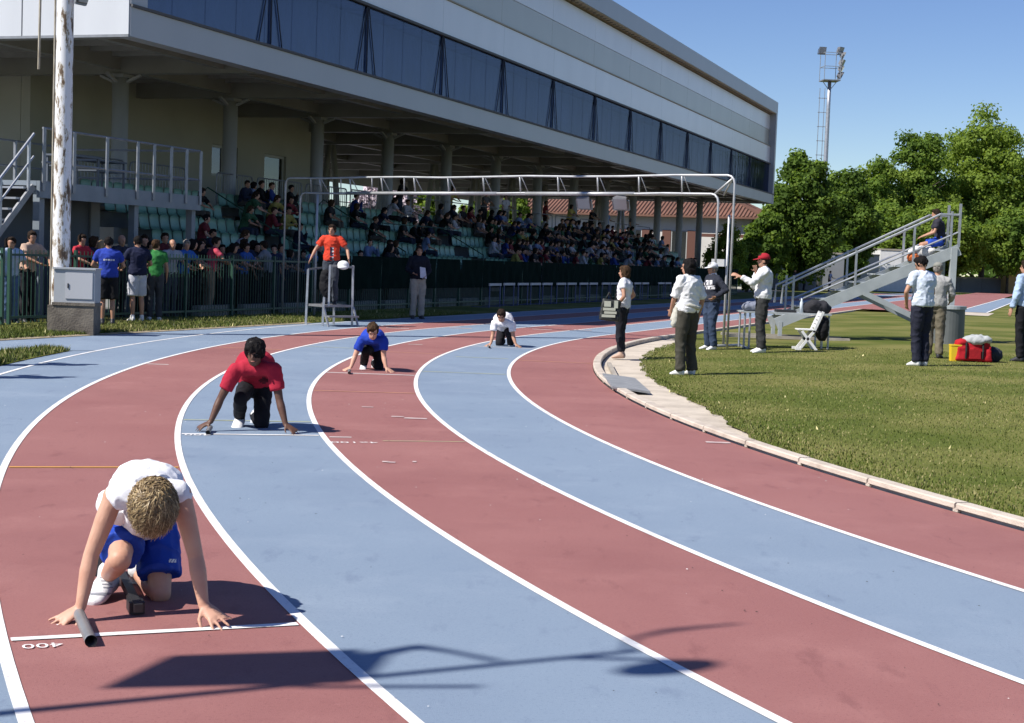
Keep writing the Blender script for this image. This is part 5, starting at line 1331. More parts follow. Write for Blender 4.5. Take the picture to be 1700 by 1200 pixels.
# man half hidden behind him
o = dict(vox=.014, seed=26, skin=SK_M, top=(cloth((.36, .36, .35)), 'long', 'jacket'), bottom=(cloth((.16, .14, .10)), 'long'), leg_k=1.1, hair=('short', HAIR_GREY), shoe=M_shoe_d, arms={'R': ((.10, .05, -.26), (.05, .22, -.38))}, cap=cloth((.25, .25, .22)), loose=1.15, head_pitch=15)
stander('man in grey jacket half hidden behind the man in pale blue', 1549, 594, 436, 20, o)
# man at right edge
o = dict(vox=.014, seed=27, skin=SK_M, top=(cloth((.40, .52, .72)), 'long'), bottom=(cloth((.010, .010, .013)), 'long'), hair=('short', HAIR_DARK), shoe=M_shoe_d, arms={'L': ((.07, .0, -.28), (.08, .08, -.52))}, head_yaw=-20, loose=1.1)
stander('man in blue shirt and black trousers cut by the right edge', 1697, 600, 432, -35, o)
print('officials ok')

# ---------------- judge in red on the step stand, official in the shade
base = sq(.0, .2, .46); o = dict(vox=.012, seed=31, skin=SK_M, top=(cloth((.62, .055, .025)), 'short', 'jersey'), slv=.62, bottom=(cloth((.055, .065, .085)), 'long'), hair=('short', HAIR_DARK), shoe=M_shoe_d, arms={'R': ((.17, .0, -.23), (.26, .08, -.44)), 'L': ((.17, .02, -.23), (.22, .14, -.42))}, twist=.12, head_yaw=8, loose=1.06)
hh = CAMH + ray(559, 373).z * (base.y / ray(559, 373).y) - base.z
rt, J, hd = stander('man in red jersey standing on the step stand, holding its rail', 0, 0, 0, 188, o, base=base, h=hh)
decal(rt, 'jersey', 548, 553, 410, 440, cloth((.02, .02, .05)), 'jersey_stripe', 3, 14)
for k in range(6): decal(rt, 'jersey', 551, 554, 411 + k * 5, 413.5 + k * 5, M_white, 'stripe_mark', 2, 2)
hp_ = at(570, 440, base.y - .34); ha = thing('white_helmet', 'white rounded helmet resting on the rail of the step stand', 'helmet', hp_ - UPZ * .07)
me = remesh((lambda g: (g.ell(hp_, (.13, .12, .10)), g.ell(hp_ + Vector((.0, -.05, -.05)), (.12, .10, .04)), g)[2])(Geo()), .012, 4); [setattr(v, 'co', v.co - ha.location) for v in me.vertices]; me.materials.append(M_white); link('shell', me, ha)
jc = at(539, 470, base.y - .25); g = Geo(); g.ell(jc, (.11, .07, .28)); g.ell(jc + Vector((.06, 0, -.15)), (.08, .06, .16)); g.ell(jc + Vector((.02, 0, .22)), (.09, .06, .07))
me = remesh(g, .014, 4, .02, 8); lo_ = jc - UPZ * .3; [setattr(v, 'co', v.co - lo_) for v in me.vertices]; me.materials.append(cloth((.012, .012, .014))); tag(link('jacket', me, None, lo_), 'black jacket hanging on the left side of the step stand', 'jacket')
o = dict(vox=.014, seed=32, skin=SK_M, top=(cloth((.012, .014, .024)), 'long', 'jacket'), bottom=(cloth((.42, .37, .30)), 'long'), leg_k=1.1, hair=('short', HAIR_DARK), shoe=M_shoe_d, arms={'R': ((.08, .0, -.27), (-.02, .20, -.34)), 'L': ((.08, .02, -.27), (-.05, .20, -.40))}, loose=1.14, collar=True)
rt, J, hd = stander('official in dark jacket and beige trousers holding a white sheet in the shade', 692, 529, 408, 165, o, field=False)
pp = at(702, 453, J['wrL'].y - .07); g = Geo(); g.box8([pp + Vector((x, y, z)) for y in (-.004, .004) for x, z in ((-.06, -.12), (.10, -.14), (.06, .13), (-.08, .15))]); tag(obj('paper_sheet', g, cloth((.72, .72, .80)), None, False, pp - UPZ * .13), 'white sheet of paper held by the official in the shade', 'paper')
# ---------------- two people up on the tribune
tp = Vector((TX1 - .22, (TY0 + TY1) / 2, TZ1 + .02))
def seated_joints(base, face, h, o):
    """base is the point under the seat of the trousers (seat surface)"""
    s = h / 1.75; a = R_(face); F = Vector((math.sin(a), math.cos(a), 0)); Rr = Vector((math.cos(a), -math.sin(a), 0)); J = {}
    def b(x, y, z): return base + (Rr * x + F * y) * s + UPZ * z * s
    ln = o.get('lean', .08); J['pelvis'] = b(0, .0, .13); J['mid'] = b(0, ln * .2 - .05, .38); J['neck'] = b(0, ln, .62)
    J['shL'] = J['neck'] - Rr * .178 * s - UPZ * .055 * s; J['shR'] = J['neck'] + Rr * .178 * s - UPZ * .055 * s
    kz, kf = o.get('knz', .12), .41
    for q, sg in (('L', -1), ('R', 1)):
        J['hip' + q] = b(sg * .088, .02, .10); J['kn' + q] = b(sg * o.get('knw', .12), kf, kz); J['an' + q] = b(sg * .11, kf + o.get('shin', .02), kz - .41); J['toe' + q] = F; J['calf' + q] = -F
        e, w = o.get('arms', {}).get(q, ((.06, .08, -.25), (-.02, .30, -.34))); J['el' + q] = J['sh' + q] + (Rr * e[0] * sg + F * e[1] + UPZ * e[2]) * s; J['wr' + q] = J['sh' + q] + (Rr * w[0] * sg + F * w[1] + UPZ * w[2]) * s
        J['hn' + q] = -UPZ; J['ht' + q] = -Rr * sg
    hy = R_(o.get('head_yaw', 0)); hp = R_(o.get('head_pitch', 5)); hf = Vector((F.x * math.cos(hy) + Rr.x * math.sin(hy), F.y * math.cos(hy) + Rr.y * math.sin(hy), 0))
    J['hface'] = (hf * math.cos(hp) - UPZ * math.sin(hp)).normalized(); rr = hf.cross(UPZ); J['hup'] = rr.cross(J['hface']).normalized(); J['head'] = J['neck'] + UPZ * .132 * s + hf * (.03 + .03 * math.sin(hp)) * s
    return J
def sitter(label, base, face, h, o):
    o['s'] = h / 1.75; root = thing('person', label, 'person', base); return root, build_person(root, seated_joints(base, face, h, o), o)
sitter('timekeeper in dark top and blue shorts sitting at the top of the tribune', tp, -82, 1.62, dict(vox=.015, seed=41, skin=SK_M, top=(cloth((.03, .03, .045)), 'short'), bottom=(cloth((.02, .07, .42)), 'shorts'), hair=('short', HAIR_DARK), shoe=M_shoe_w, face=False, knz=.02, shin=-.02))
x_ = TX1 - .62; lump('white_jacket', 'white jacket lying on the upper steps of the tribune', 'jacket', Vector((x_, TY0 + .35, tz(x_) + .14)), (.30, .20, .13), cloth((.66, .64, .62)), 15, 5, .8)
lump('orange_bag', 'small orange bag beside the white jacket on the tribune steps', 'bag', Vector((x_ - .22, TY0 + .25, tz(x_ - .22) + .12)), (.13, .12, .11), cloth((.55, .14, .04)), 16, 3, .8)
# ---------------- things on the table, chair, bags
zt_ = tzz
lump('bag_heap', 'dark bags piled on the right end of the folding table', 'bag', Vector((t0.x + 1.42, t0.y + .25, zt_ + .10)), (.28, .22, .14), cloth((.03, .03, .035)), 3, 5, .7)
lump('folded_coat', 'grey blue coat folded on the left end of the folding table', 'coat', Vector((t0.x + .22, t0.y + .22, zt_ + .08)), (.26, .22, .10), cloth((.20, .22, .28)), 4, 5, .75)
g = Geo(); g.box(t0.x + .62, t0.x + 1.0, t0.y + .05, t0.y + .35, zt_ + .002, zt_ + .05); tag(obj('folder', g, M_black, None, False, Vector((t0.x + .6, t0.y, zt_))), 'black folder with yellow edge lying in the middle of the folding table', 'folder')
bt = Vector((t0.x + 1.12, t0.y + .2, zt_)); btl = thing('water_bottle', 'clear plastic water bottle standing on the folding table', 'bottle', bt)
obj('flask', Geo().tube([bt, bt + UPZ * .19, bt + UPZ * .25, bt + UPZ * .28], [.035, .035, .014, .014], 10), mat('clear plastic', (.6, .66, .7), .2), btl, True); obj('lid', Geo().tube([bt + UPZ * .281, bt + UPZ * .30], .017, 8), M_hl, btl)
# white plastic chair seen from the side
cp = gf(1338, 581); cp.y -= .05; chair = thing('plastic_chair', 'white folding garden chair with X legs at the right end of the table', 'chair', cp)
def cq(x, y, z): return cp + Vector((x, y, z)) * .86
for y in (0, .40):
    obj('leg', Geo().bar(cq(-.17, y, 0), cq(.16, y, .44), .05, .03, (0, 1, 0)), M_white, chair); obj('leg', Geo().bar(cq(.22, y, 0), cq(-.12, y, .42), .05, .03, (0, 1, 0)), M_white, chair)
    obj('back_post', Geo().bar(cq(.14, y, .40), cq(.33, y, .86), .05, .03, (0, 1, 0)), M_white, chair); obj('foot', Geo().bar(cq(-.25, y, .03), cq(-.12, y, .03), .05, .05), M_white, chair)
for i in range(5): obj('slat', Geo().box(cp.x - .172 + i * .067, cp.x - .116 + i * .067, cp.y - .017, cp.y + .36, cp.z + .378, cp.z + .40), M_white, chair)
for i in range(4): zz = .54 + i * .085; obj('slat', Geo().bar(cq(.185 + i * .036, -.02, zz), cq(.185 + i * .036, .42, zz), .02, .06), M_white, chair)
lump('black_rucksack', 'black rucksack hanging over the back of the white chair', 'rucksack', cq(.36, .2, .48), (.12, .17, .26), cloth((.012, .012, .014)), 6, 4, .9)
# kit bag heap
kb = gf(1613, 600); kz = kb.z
kg = Geo(); kg.box8([kb + Vector(q) for q in ((-.32, -.17, .02), (.30, -.19, .02), (.30, .17, .02), (-.32, .19, .02), (-.27, -.11, .34), (.26, -.13, .36), (.26, .12, .36), (-.27, .12, .34))])
for q in (-.2, 0, .18): kg.ell(kb + Vector((q, -.04, .33)), (.11, .12, .07))
me = remesh(kg, .018, 6, .022, 7); [setattr(v, 'co', v.co - kb) for v in me.vertices]; me.materials.append(cloth((.40, .012, .02)))
rb = thing('kit_bag', 'red kit bag on the grass below the tribune with a grey coat over it', 'bag', kb); link('body', me, rb)
for q in (-.16, .13): obj('strap', Geo().tube([kb + Vector((q, -.19, .06)), kb + Vector((q, -.20, .18)), kb + Vector((q + .01, -.15, .34))], .018, 6), cloth((.02, .02, .02)), rb)
obj('pocket', Geo().box8([kb + Vector(q) for q in ((-.10, -.215, .06), (.09, -.215, .06), (.09, -.17, .06), (-.10, -.17, .06), (-.10, -.195, .22), (.09, -.195, .22), (.09, -.14, .22), (-.10, -.14, .22))]), cloth((.30, .01, .015)), rb)
lump('grey_coat', 'pale grey coat thrown over the red kit bag', 'coat', kb + Vector((.06, -.02, .37)), (.25, .19, .09), cloth((.40, .42, .42)), 9, 6, .8)
yb = Vector((kb.x - .30, kb.y - .06, kz)); t = thing('yellow_box', 'yellow plastic box standing against the red kit bag', 'box', yb)
M_yb = mat('yellow plastic', (.70, .48, .02), .45); obj('body', Geo().box8([yb + Vector(q) for q in ((-.09, -.07, 0), (.09, -.07, 0), (.09, .07, 0), (-.09, .07, 0), (-.10, -.075, .26), (.10, -.075, .24), (.10, .075, .24), (-.10, .075, .26))]), M_yb, t); obj('lid', Geo().box(yb.x - .105, yb.x + .105, yb.y - .08, yb.y + .08, yb.z + .262, yb.z + .29), M_yb, t)
lump('dark_bag', 'small dark bag on the grass right of the red kit bag', 'bag', kb + Vector((.40, .15, .12)), (.17, .15, .14), cloth((.03, .035, .05)), 12, 4, .8)
print('infield things ok')
# ------------------------------------------------------------------ spectators
def at_v(px, py, v):                     # point on the vertical plane v seen at a pixel
    r = ray(px, py); o0 = Vector((0, 0, CAMH)); a, v0 = to_av(o0); d2 = Vector((r.x, r.y)); return o0 + r * ((v - v0) / (-(d2.dot(ND))))
def spot_v(px, v):                       # ground point on plane v under pixel column px
    p = at_v(px, 430, v); return Vector((p.x, p.y, 0.0))
VAR = {}
def make_variant(key, kind, o, h=1.66):
    o = dict(o); o.setdefault('vox', .021); o['s'] = h / 1.75; o.setdefault('top', (None, 'short')); o.setdefault('bottom', (None, 'long')); o['face'] = False; o['wr'] = .010
    o['top'] = (M_white,) + tuple(o['top'][1:]); o['bottom'] = (M_white,) + tuple(o['bottom'][1:]); o.setdefault('hair', ('short', HAIR_DARK))
    J = seated_joints(Vector((0, 0, 0)), 0, h, o) if kind == 'sit' else standing(Vector((0, 0, 0)), 0, h, o)
    res, hd = build_person(None, J, o, meshes_only=True); VAR[key] = res
restL = {'L': ((.06, .10, -.25), (-.02, .30, -.36)), 'R': ((.06, .10, -.25), (-.02, .30, -.36))}
make_variant('s0', 'sit', dict(seed=1)); make_variant('s1', 'sit', dict(seed=2, lean=.24, head_pitch=12, arms={'L': ((.05, .18, -.22), (-.10, .36, -.30)), 'R': ((.05, .18, -.22), (-.10, .36, -.30))}, hair=('long', HAIR_DARK)))
make_variant('s2', 'sit', dict(seed=3, head_yaw=35, arms={'L': ((.08, .16, -.22), (-.06, .22, .02)), 'R': restL['R']}, top=(None, 'long'))); make_variant('s3', 'sit', dict(seed=4, head_yaw=-30, knw=.20, hair=('bob', HAIR_DARK)))
make_variant('s4', 'sit', dict(seed=5, lean=.16, head_yaw=15, arms={'L': ((.10, .10, -.25), (-.16, .24, -.20)), 'R': ((.10, .10, -.25), (-.16, .26, -.22))}, top=(None, 'long')))
leanA = {'L': ((.10, .16, -.20), (-.05, .36, -.30)), 'R': ((.10, .16, -.20), (-.05, .36, -.30))}
make_variant('f0', 'std', dict(seed=6, vox=.017, lean=.10, arms=leanA, head_yaw=30, head_pitch=10)); make_variant('f1', 'std', dict(seed=7, vox=.017, lean=.04, head_yaw=40, arms={'L': ((.06, .1, -.26), (.0, .30, -.30)), 'R': ((.07, .0, -.28), (.07, .1, -.5))}))
make_variant('f2', 'std', dict(seed=8, vox=.017, lean=.12, arms=leanA, head_yaw=-20, hair=('bob', HAIR_DARK))); make_variant('f3', 'std', dict(seed=9, vox=.015, bottom=(None, 'shorts'), short_len=.95, short_k=1.1, loose=1.14, arms={'L': ((.12, .08, -.25), (.0, .28, -.30)), 'R': ((.13, .06, -.25), (.02, .26, -.32))}, head_pitch=18))
make_variant('f4', 'std', dict(seed=10, vox=.016, lean=.05, arms={'L': ((.1, .12, -.24), (-.02, .32, -.30)), 'R': ((.24, .14, -.05), (.42, .28, .0))}, head_yaw=20, hair=('bald', None)))
OM = {}
def spectator(key, loc, face, label, group, top, bottom, sk=SK_M, hair=HAIR_DARK, shoe=None, scale=1.0, name='person', cat='spectator'):
    root = thing(name, label, cat, loc, group); root.rotation_euler.z = -R_(face); root.scale = (scale,) * 3
    for nm, me in VAR[key]:
        o = link(nm, me, root); m = {'body': skin(sk), 'shirt': top, 'trousers': bottom, 'shorts': bottom, 'shoe': shoe or M_shoe_d, 'hair': hair}[nm]
        o.material_slots[0].link = 'OBJECT'; o.material_slots[0].material = m
    return root
Fdeg = math.degrees(math.atan2(ND.x, ND.y))          # heading that looks at the track
TOPS = [('black', (.012, .012, .015)), ('black', (.015, .014, .016)), ('black', (.010, .011, .014)), ('dark', (.03, .03, .035)), ('navy', (.015, .022, .055)), ('navy', (.02, .03, .07)), ('grey', (.12, .12, .13)), ('brown', (.07, .045, .03)), ('white', (.60, .60, .66)), ('pale blue', (.22, .30, .50)), ('yellow', (.42, .36, .10)), ('red', (.22, .03, .04)), ('blue', (.03, .07, .30)), ('white', (.55, .56, .64)), ('green', (.05, .14, .07))]
BOTS = [(.015, .015, .018), (.02, .03, .055), (.035, .045, .07), (.10, .09, .075)]
rowname = ['the front row', 'the second row', 'the third row', 'the fourth row', 'the top row']
def blockname(a): return ['the nearest seat block', 'the second seat block', 'the middle seat block', 'the fourth seat block', 'the farthest seat block'][sum(a > z for z in aisles)]
q = random.Random(21); taken = set(); cnt = 0
def dens(a, r):
    if a < 5: return .10
    if a < 9.5: return .30 if r > 1 else .15
    if a < 12: return .5 if r > 2 else .10
    if a < 18.5: return .17
    if a < 24: return .40 if r > 0 else .3
    return .50 if a < 50 else .22
for a, r in SEATS:
    if cnt >= 175: break
    if a > 55 or q.random() > dens(a, r) * .92: continue
    nm, tc = q.choice(TOPS); key = q.choice(('s0', 's1', 's2', 's3', 's4')); p = W(a, V0 + RD * r + .36, Z0 + RH * r + .42)
    spectator(key, p, Fdeg + q.uniform(-25, 12), 'spectator in a %s top in %s of %s' % (nm, rowname[r], blockname(a)), 'seated spectators in %s of %s, %s tops' % (rowname[r], blockname(a), nm), cloth(tuple(c * .7 for c in tc)), cloth(q.choice(BOTS)), q.choice((SK_M, SK_L, SK_M)), q.choice((HAIR_BLACK, HAIR_DARK, HAIR_BROWN)), None, q.uniform(.93, 1.05)); cnt += 1
for i in range(9):                       # standing at the back rail
    a = 21 + i * 3.9 + q.uniform(-1, 1); nm, tc = q.choice(TOPS)
    spectator(q.choice(('f0', 'f1', 'f2')), W(a, V0 + RD * NR + .35, ZW), Fdeg + q.uniform(-30, 20), 'spectator in a %s top standing on the walkway, %s from the left' % (nm, ORD[i]), 'standing spectators on the walkway', cloth(tc), cloth(q.choice(BOTS)))
# people behind the green fence, left of the step stand: (pixel, v, key, label, top, bottom, hair, scale, heading offset)
PE = [(18, 46.0, 'f1', 'spectator in pale blue striped shirt behind the fence at the left edge', (.40, .50, .66), (.10, .16, .30), HAIR_DARK, .98, 30),
 (46, 46.1, 'f0', 'spectator in beige top leaning on the fence left of the rusty mast', (.48, .34, .26), (.02, .02, .025), HAIR_DARK, 1.06, 10),
 (8, 46.6, 'f2', 'dark-haired spectator in dark top behind the striped shirt', (.05, .04, .05), (.03, .03, .04), HAIR_BLACK, .97, 10),
 (128, 46.2, 'f0', 'spectator in red top leaning on the fence right of the mast', (.45, .03, .05), (.02, .02, .03), HAIR_DARK, 1.05, 0),
 (146, 46.5, 'f2', 'dark-haired spectator in navy top behind the red top', (.02, .02, .05), (.03, .03, .04), HAIR_BROWN, 1.03, -10),
 (160, 46.05, 'f2', 'fair-haired spectator in pale top beside the cabinet', (.45, .40, .34), (.05, .05, .06), mat('fair hair', (.30, .20, .10), .7), .98, -20),
 (198, 46.4, 'f4', 'bald man in dark shirt behind the boy in blue', (.03, .03, .05), (.03, .03, .035), HAIR_GREY, 1.07, 10),
 (244, 46.3, 'f0', 'spectator in maroon top behind the fence between navy and green tops', (.10, .03, .04), (.02, .02, .03), HAIR_BLACK, 1.0, 10),
 (270, 46.9, 'f1', 'tall spectator in dark red top standing behind the older man', (.12, .02, .025), (.02, .02, .03), HAIR_DARK, 1.13, 0),
 (283, 46.05, 'f4', 'older man in pale grey shirt stretching an arm along the fence', (.36, .38, .42), (.06, .07, .09), HAIR_GREY, 1.04, 20),
 (303, 46.1, 'f0', 'man in bright blue shirt leaning on the fence beside the older man', (.03, .12, .42), (.03, .03, .04), HAIR_GREY, 1.04, 10),
 (322, 46.5, 'f2', 'spectator in black top behind the fence right of the bright blue shirt', (.012, .012, .015), (.02, .02, .03), HAIR_BLACK, 1.03, 10),
 (349, 46.1, 'f0', 'boy in pink red T-shirt leaning on the fence', (.55, .07, .11), (.30, .24, .17), HAIR_DARK, 1.10, -40),
 (366, 46.7, 'f1', 'spectator in dark top behind the boy in pink red', (.02, .02, .03), (.02, .02, .03), HAIR_BLACK, 1.0, 0),
 (380, 46.2, 'f2', 'spectator in charcoal top right of the boy in pink red', (.035, .035, .04), (.02, .02, .03), HAIR_BLACK, 1.02, 10),
 (402, 46.3, 'f0', 'spectator in mid blue shirt leaning on the fence', (.035, .10, .34), (.025, .025, .03), HAIR_DARK, 1.04, 0),
 (424, 46.5, 'f1', 'spectator in black jacket right of the mid blue shirt', (.010, .010, .012), (.02, .02, .03), HAIR_BLACK, 1.05, 0),
 (446, 46.0, 'f0', 'spectator in grey T-shirt with dark trousers near the gantry leg', (.22, .23, .25), (.012, .012, .015), HAIR_DARK, 1.08, 160),
 (512, 46.4, 'f2', 'spectator in blue and white top between the gantry leg and the step stand', (.25, .32, .55), (.03, .03, .05), HAIR_DARK, 1.04, 0),
 (596, 46.5, 'f1', 'spectator in white top behind the fence right of the step stand', (.50, .50, .58), (.02, .02, .03), HAIR_DARK, 1.0, 0),
 (640, 46.4, 'f2', 'two-tone dark spectator behind the windscreen left of the official', (.014, .014, .018), (.02, .02, .02), HAIR_BLACK, 1.14, 0)]
for px_, v_, key, lab, tc, bc, hr, sc, dh in PE:
    p = spot_v(px_, v_); p.z = .02
    spectator(key, p, Fdeg + dh, lab, None, cloth(tc), cloth(bc), SK_M, hr, M_shoe_d, sc)
qq = random.Random(9)
for i, px_ in enumerate((236, 290, 312, 333, 345, 358, 374, 391, 401, 413, 432, 455, 465, 476, 500, 528)):
    p = spot_v(px_ + qq.uniform(-2, 2), qq.uniform(46.35, 47.0)); p.z = .02; nm, tc = qq.choice(TOPS[:8])
    spectator(qq.choice(('f0', 'f1', 'f2')), p, Fdeg + qq.uniform(-50, 40), 'spectator in a %s top in the second line behind the fence, %s from left' % (nm, ORD[i]), 'second line of spectators behind the fence', cloth(tc), cloth(qq.choice(BOTS)), qq.choice((SK_M, SK_L)), qq.choice((HAIR_BLACK, HAIR_DARK)), None, qq.uniform(.96, 1.10))
# in front of the fence
for px_, v_, key, lab, tc, bc, hr, sc, hd_, sh in [
    (180, 44.55, 'f3', 'boy in blue T-shirt and black shorts with his back turned beside the cabinet', (.025, .055, .36), (.010, .010, .012), HAIR_BLACK, 1.02, -20, M_shoe_d),
    (229, 45.15, 'f3', 'boy in navy T-shirt and white shorts facing the fence', (.012, .016, .045), (.52, .53, .58), HAIR_BLACK, 1.05, -35, M_shoe_w),
    (258, 45.15, 'f1', 'boy in green T-shirt and grey trousers at the fence', (.035, .20, .05), (.05, .055, .065), HAIR_BROWN, 1.02, -15, M_shoe_w)]:
    p = spot_v(px_, v_); p.z = .02; r_ = spectator(key, p, hd_, lab, None, cloth(tc), cloth(bc), SK_M, hr, sh, sc)
    if px_ == 180:
        bpos = p
# white lettering on the back of the blue T-shirt
rt_ = [o for o in COL.objects if o.get('label', '').startswith('boy in blue T-shirt and black')][0]
M_let = cloth((.6, .6, .65)); ob = [c for c in rt_.children if c.name.split('.')[0] == 'shirt'][0]
bv = BVHTree.FromPolygons([v.co.copy() for v in ob.data.vertices], [p.vertices[:] for p in ob.data.polygons])
for k, w in enumerate((.018, .012, .020, .014, .018)):
    x = -.085 + k * .042; g = Geo(); pts = [bv.ray_cast(Vector((x + a * w, -2, 1.235 + b * .016)), Vector((0, 1, 0)))[0] for a, b in ((-1, -1), (1, -1), (1, 1), (-1, 1))]
    if all(p is not None for p in pts): g.add([p - Vector((0, .004, 0)) for p in pts], [(0, 1, 2, 3)]); link('shirt_letter', g.mesh('shirt_letter', [M_let]), rt_)
# two bystanders just left of the picture whose shadows fall on the run-up
for px_, py_, lab in ((150, 605, 'bystander just outside the left edge whose shadow reaches the upper run-up'), (112, 626, 'bystander just outside the left edge whose shadow falls by the outer lane line')):
    tip = gp(px_, py_); p = tip - Vector((math.cos(SUN_AZ), math.sin(SUN_AZ), 0)) * (1.7 / math.tan(SUN_EL))
    spectator('f1', p, 30, lab, None, cloth((.2, .2, .25)), cloth((.03, .03, .04)), scale=1.02)
# tiny far figures by the boundary wall
for px_, d_, lab, tc in ((1318, 118, 'tiny far figure in dark clothes by the grey wall', (.02, .02, .03)), (1377, 122, 'tiny far figure in pale blue by the grey wall', (.3, .36, .5)), (1335, 124, 'tiny far figure in black beside the dark one by the wall', (.015, .015, .02))):
    p = at(px_, 470, d_); p.z = 0; spectator('f1', p, 120, lab, None, cloth(tc), cloth((.03, .03, .05)))
print('crowd ok')
# ------------------------------------------------------------------ background
def leafm(name, c, c2): 
    m = mat(name, c, .7, c2, .9, (.3, .7), spec=.1); nt = m.node_tree; b = nt.nodes['Principled BSDF']
    b.inputs['Transmission Weight'].default_value = 0.0
    try: b.inputs['Subsurface Weight'].default_value = 0.0
    except Exception: pass
    tr = nt.nodes.new('ShaderNodeBsdfTranslucent'); tr.inputs[0].default_value = (c2[0] * 1.3, c2[1] * 1.3, c2[2] * .6, 1)
    mx = nt.nodes.new('ShaderNodeMixShader'); mx.inputs[0].default_value = .45
    nt.links.new(b.outputs[0], mx.inputs[1]); nt.links.new(tr.outputs[0], mx.inputs[2]); nt.links.new(mx.outputs[0], nt.nodes['Material Output'].inputs[0])
    return m
M_lf = [leafm('leaf dark', (.058, .100, .020), (.088, .148, .028)), leafm('leaf mid', (.105, .172, .032), (.145, .225, .042)), leafm('leaf light', (.165, .240, .042), (.22, .30, .058))]
M_bark = mat('bark', (.085, .065, .05), .9, (.05, .04, .03), 3, bump=.6, bscale=10)
def tree(px, d, topy, hw_px, label, tone, seed, basez=0, crown_lo=.22, nleaf=14400, leaf=.42, name='tree', cat='tree', group=None, shape=1.0, x=None):
    q = random.Random(seed); p = at(px, 470, d); p.z = basez; top = at(px, topy, d).z; H_ = top - basez; hw = hw_px * 1.12 * d / FOC
    t = thing(name, label, cat, (p.x, p.y, basez), group)
    g = Geo(); limbs = []
    tr = max(.12, H_ * .018)
    lean = Vector((q.uniform(-.3, .3), q.uniform(-.3, .3), 0))
    spine = [Vector((p.x, p.y, basez)) + lean * (i / 6) ** 2 + Vector((0, 0, H_ * .8 * i / 6)) for i in range(7)]
    g.tube(spine, [tr * (1 - .13 * i) for i in range(7)], 8)
    cz0, cz1 = basez + H_ * crown_lo, top
    for i in range(11):
        z = cz0 + (cz1 - cz0) * q.uniform(.0, .6); a = q.uniform(0, 6.28); ln = hw * q.uniform(.5, .85)
        s0 = Vector((p.x, p.y, z - H_ * .05)); e = s0 + Vector((math.cos(a) * ln, math.sin(a) * ln, ln * q.uniform(.4, .9)))
        g.tube([s0, (s0 + e) / 2 + Vector((0, 0, .3)), e], [tr * .4, tr * .25, .03], 6)
    obj('trunk', g, M_bark, t, True)
    # crown: leaf clumps over many lobes, light and dark, sky showing through between them
    lobes = []; cc_ = (cz0 + cz1) / 2; hh_ = (cz1 - cz0) / 2
    for i in range(150):
        dv = Vector((q.gauss(0, 1), q.gauss(0, 1), q.gauss(0, 1))).normalized(); k = q.random() ** .38
        wz = dv.z * k; wid = (1 - .22 * max(0, wz)) * q.uniform(.85, 1.08)
        lobes.append((Vector((p.x + dv.x * k * hw * .80 * wid, p.y + dv.y * k * hw * .80 * wid, cc_ + dv.z * k * hh_ * .95)), hw * q.uniform(.13, .27)))
    g = Geo(); per = int(nleaf * 2.0) // len(lobes)
    for c, rl in lobes:
        tone_l = min(2, max(0, tone + q.choice((-1, 0, 0, 0, 1))))
        for k in range(per):
            dv = Vector((q.gauss(0, 1), q.gauss(0, 1), q.gauss(0, 1))).normalized(); rad = rl * (q.random() ** .5) * q.choice((1, 1, 1, 1.25))
            c2 = c + Vector((dv.x * rad, dv.y * rad, dv.z * rad * .85)); s = leaf * q.uniform(.5, 1.05)
            nrm = (dv * .8 + Vector((q.uniform(-.8, .8), q.uniform(-.8, .8), q.uniform(-.3, .9)))).normalized()
            x_ = nrm.cross(Vector((q.uniform(-1, 1), q.uniform(-1, 1), q.uniform(-1, 1)))).normalized() * s * .5; y_ = nrm.cross(x_).normalized() * s * .38
            g.add([c2 - x_, c2 - y_, c2 + x_, c2 + y_], [(0, 1, 2, 3)], tone_l if q.random() < .8 else min(2, tone_l + 1))
    obj('crown', g, M_lf, t)
    return t
tree(1322, 120, 252, 74, 'dark green tree just right of the grandstand end, in front of the far mast', 0, 1, nleaf=19200, leaf=.37, crown_lo=.05)
tree(1395, 135, 280, 62, 'small dark tree right of the far floodlight mast', 0, 2, nleaf=14400, crown_lo=.06)
tree(1443, 158, 262, 60, 'mid green tree left of the broad round-topped tree', 1, 3, crown_lo=.06)
tree(1513, 160, 212, 76, 'broad round-topped green tree between two others', 1, 4, nleaf=20800, crown_lo=.08)
tree(1628, 165, 172, 96, 'tallest light green tree at the right behind the tribune', 2, 5, nleaf=27200, crown_lo=.08)
tree(1716, 172, 280, 66, 'light green tree cut by the right edge of the picture', 2, 6, crown_lo=.06)
tree(1565, 148, 340, 78, 'low light green tree in front of the tallest tree', 2, 7, crown_lo=.2, nleaf=14400)
tree(1468, 146, 345, 70, 'low mid green tree behind the tribune rails', 1, 8, crown_lo=.2, nleaf=14400)
tree(1672, 150, 345, 62, 'low green tree at the right behind the small hut', 1, 9, crown_lo=.25, nleaf=12800)
tree(1375, 142, 372, 55, 'low dark tree above the grey boundary wall', 0, 10, crown_lo=.2, nleaf=9600)
tree(1268, 116, 345, 42, 'dark tree beside the house at the end of the grandstand', 0, 11, crown_lo=.1, nleaf=9600, leaf=.36)
tree(1205, 101, 372, 40, 'flowering shrub below the house, behind the gantry legs', 2, 12, crown_lo=.05, nleaf=8000, leaf=.22, name='shrub', cat='shrub')
tree(1240, 103, 395, 30, 'low green shrub right of the flowering shrub', 1, 13, crown_lo=.05, nleaf=4800, leaf=.25, name='shrub', cat='shrub')
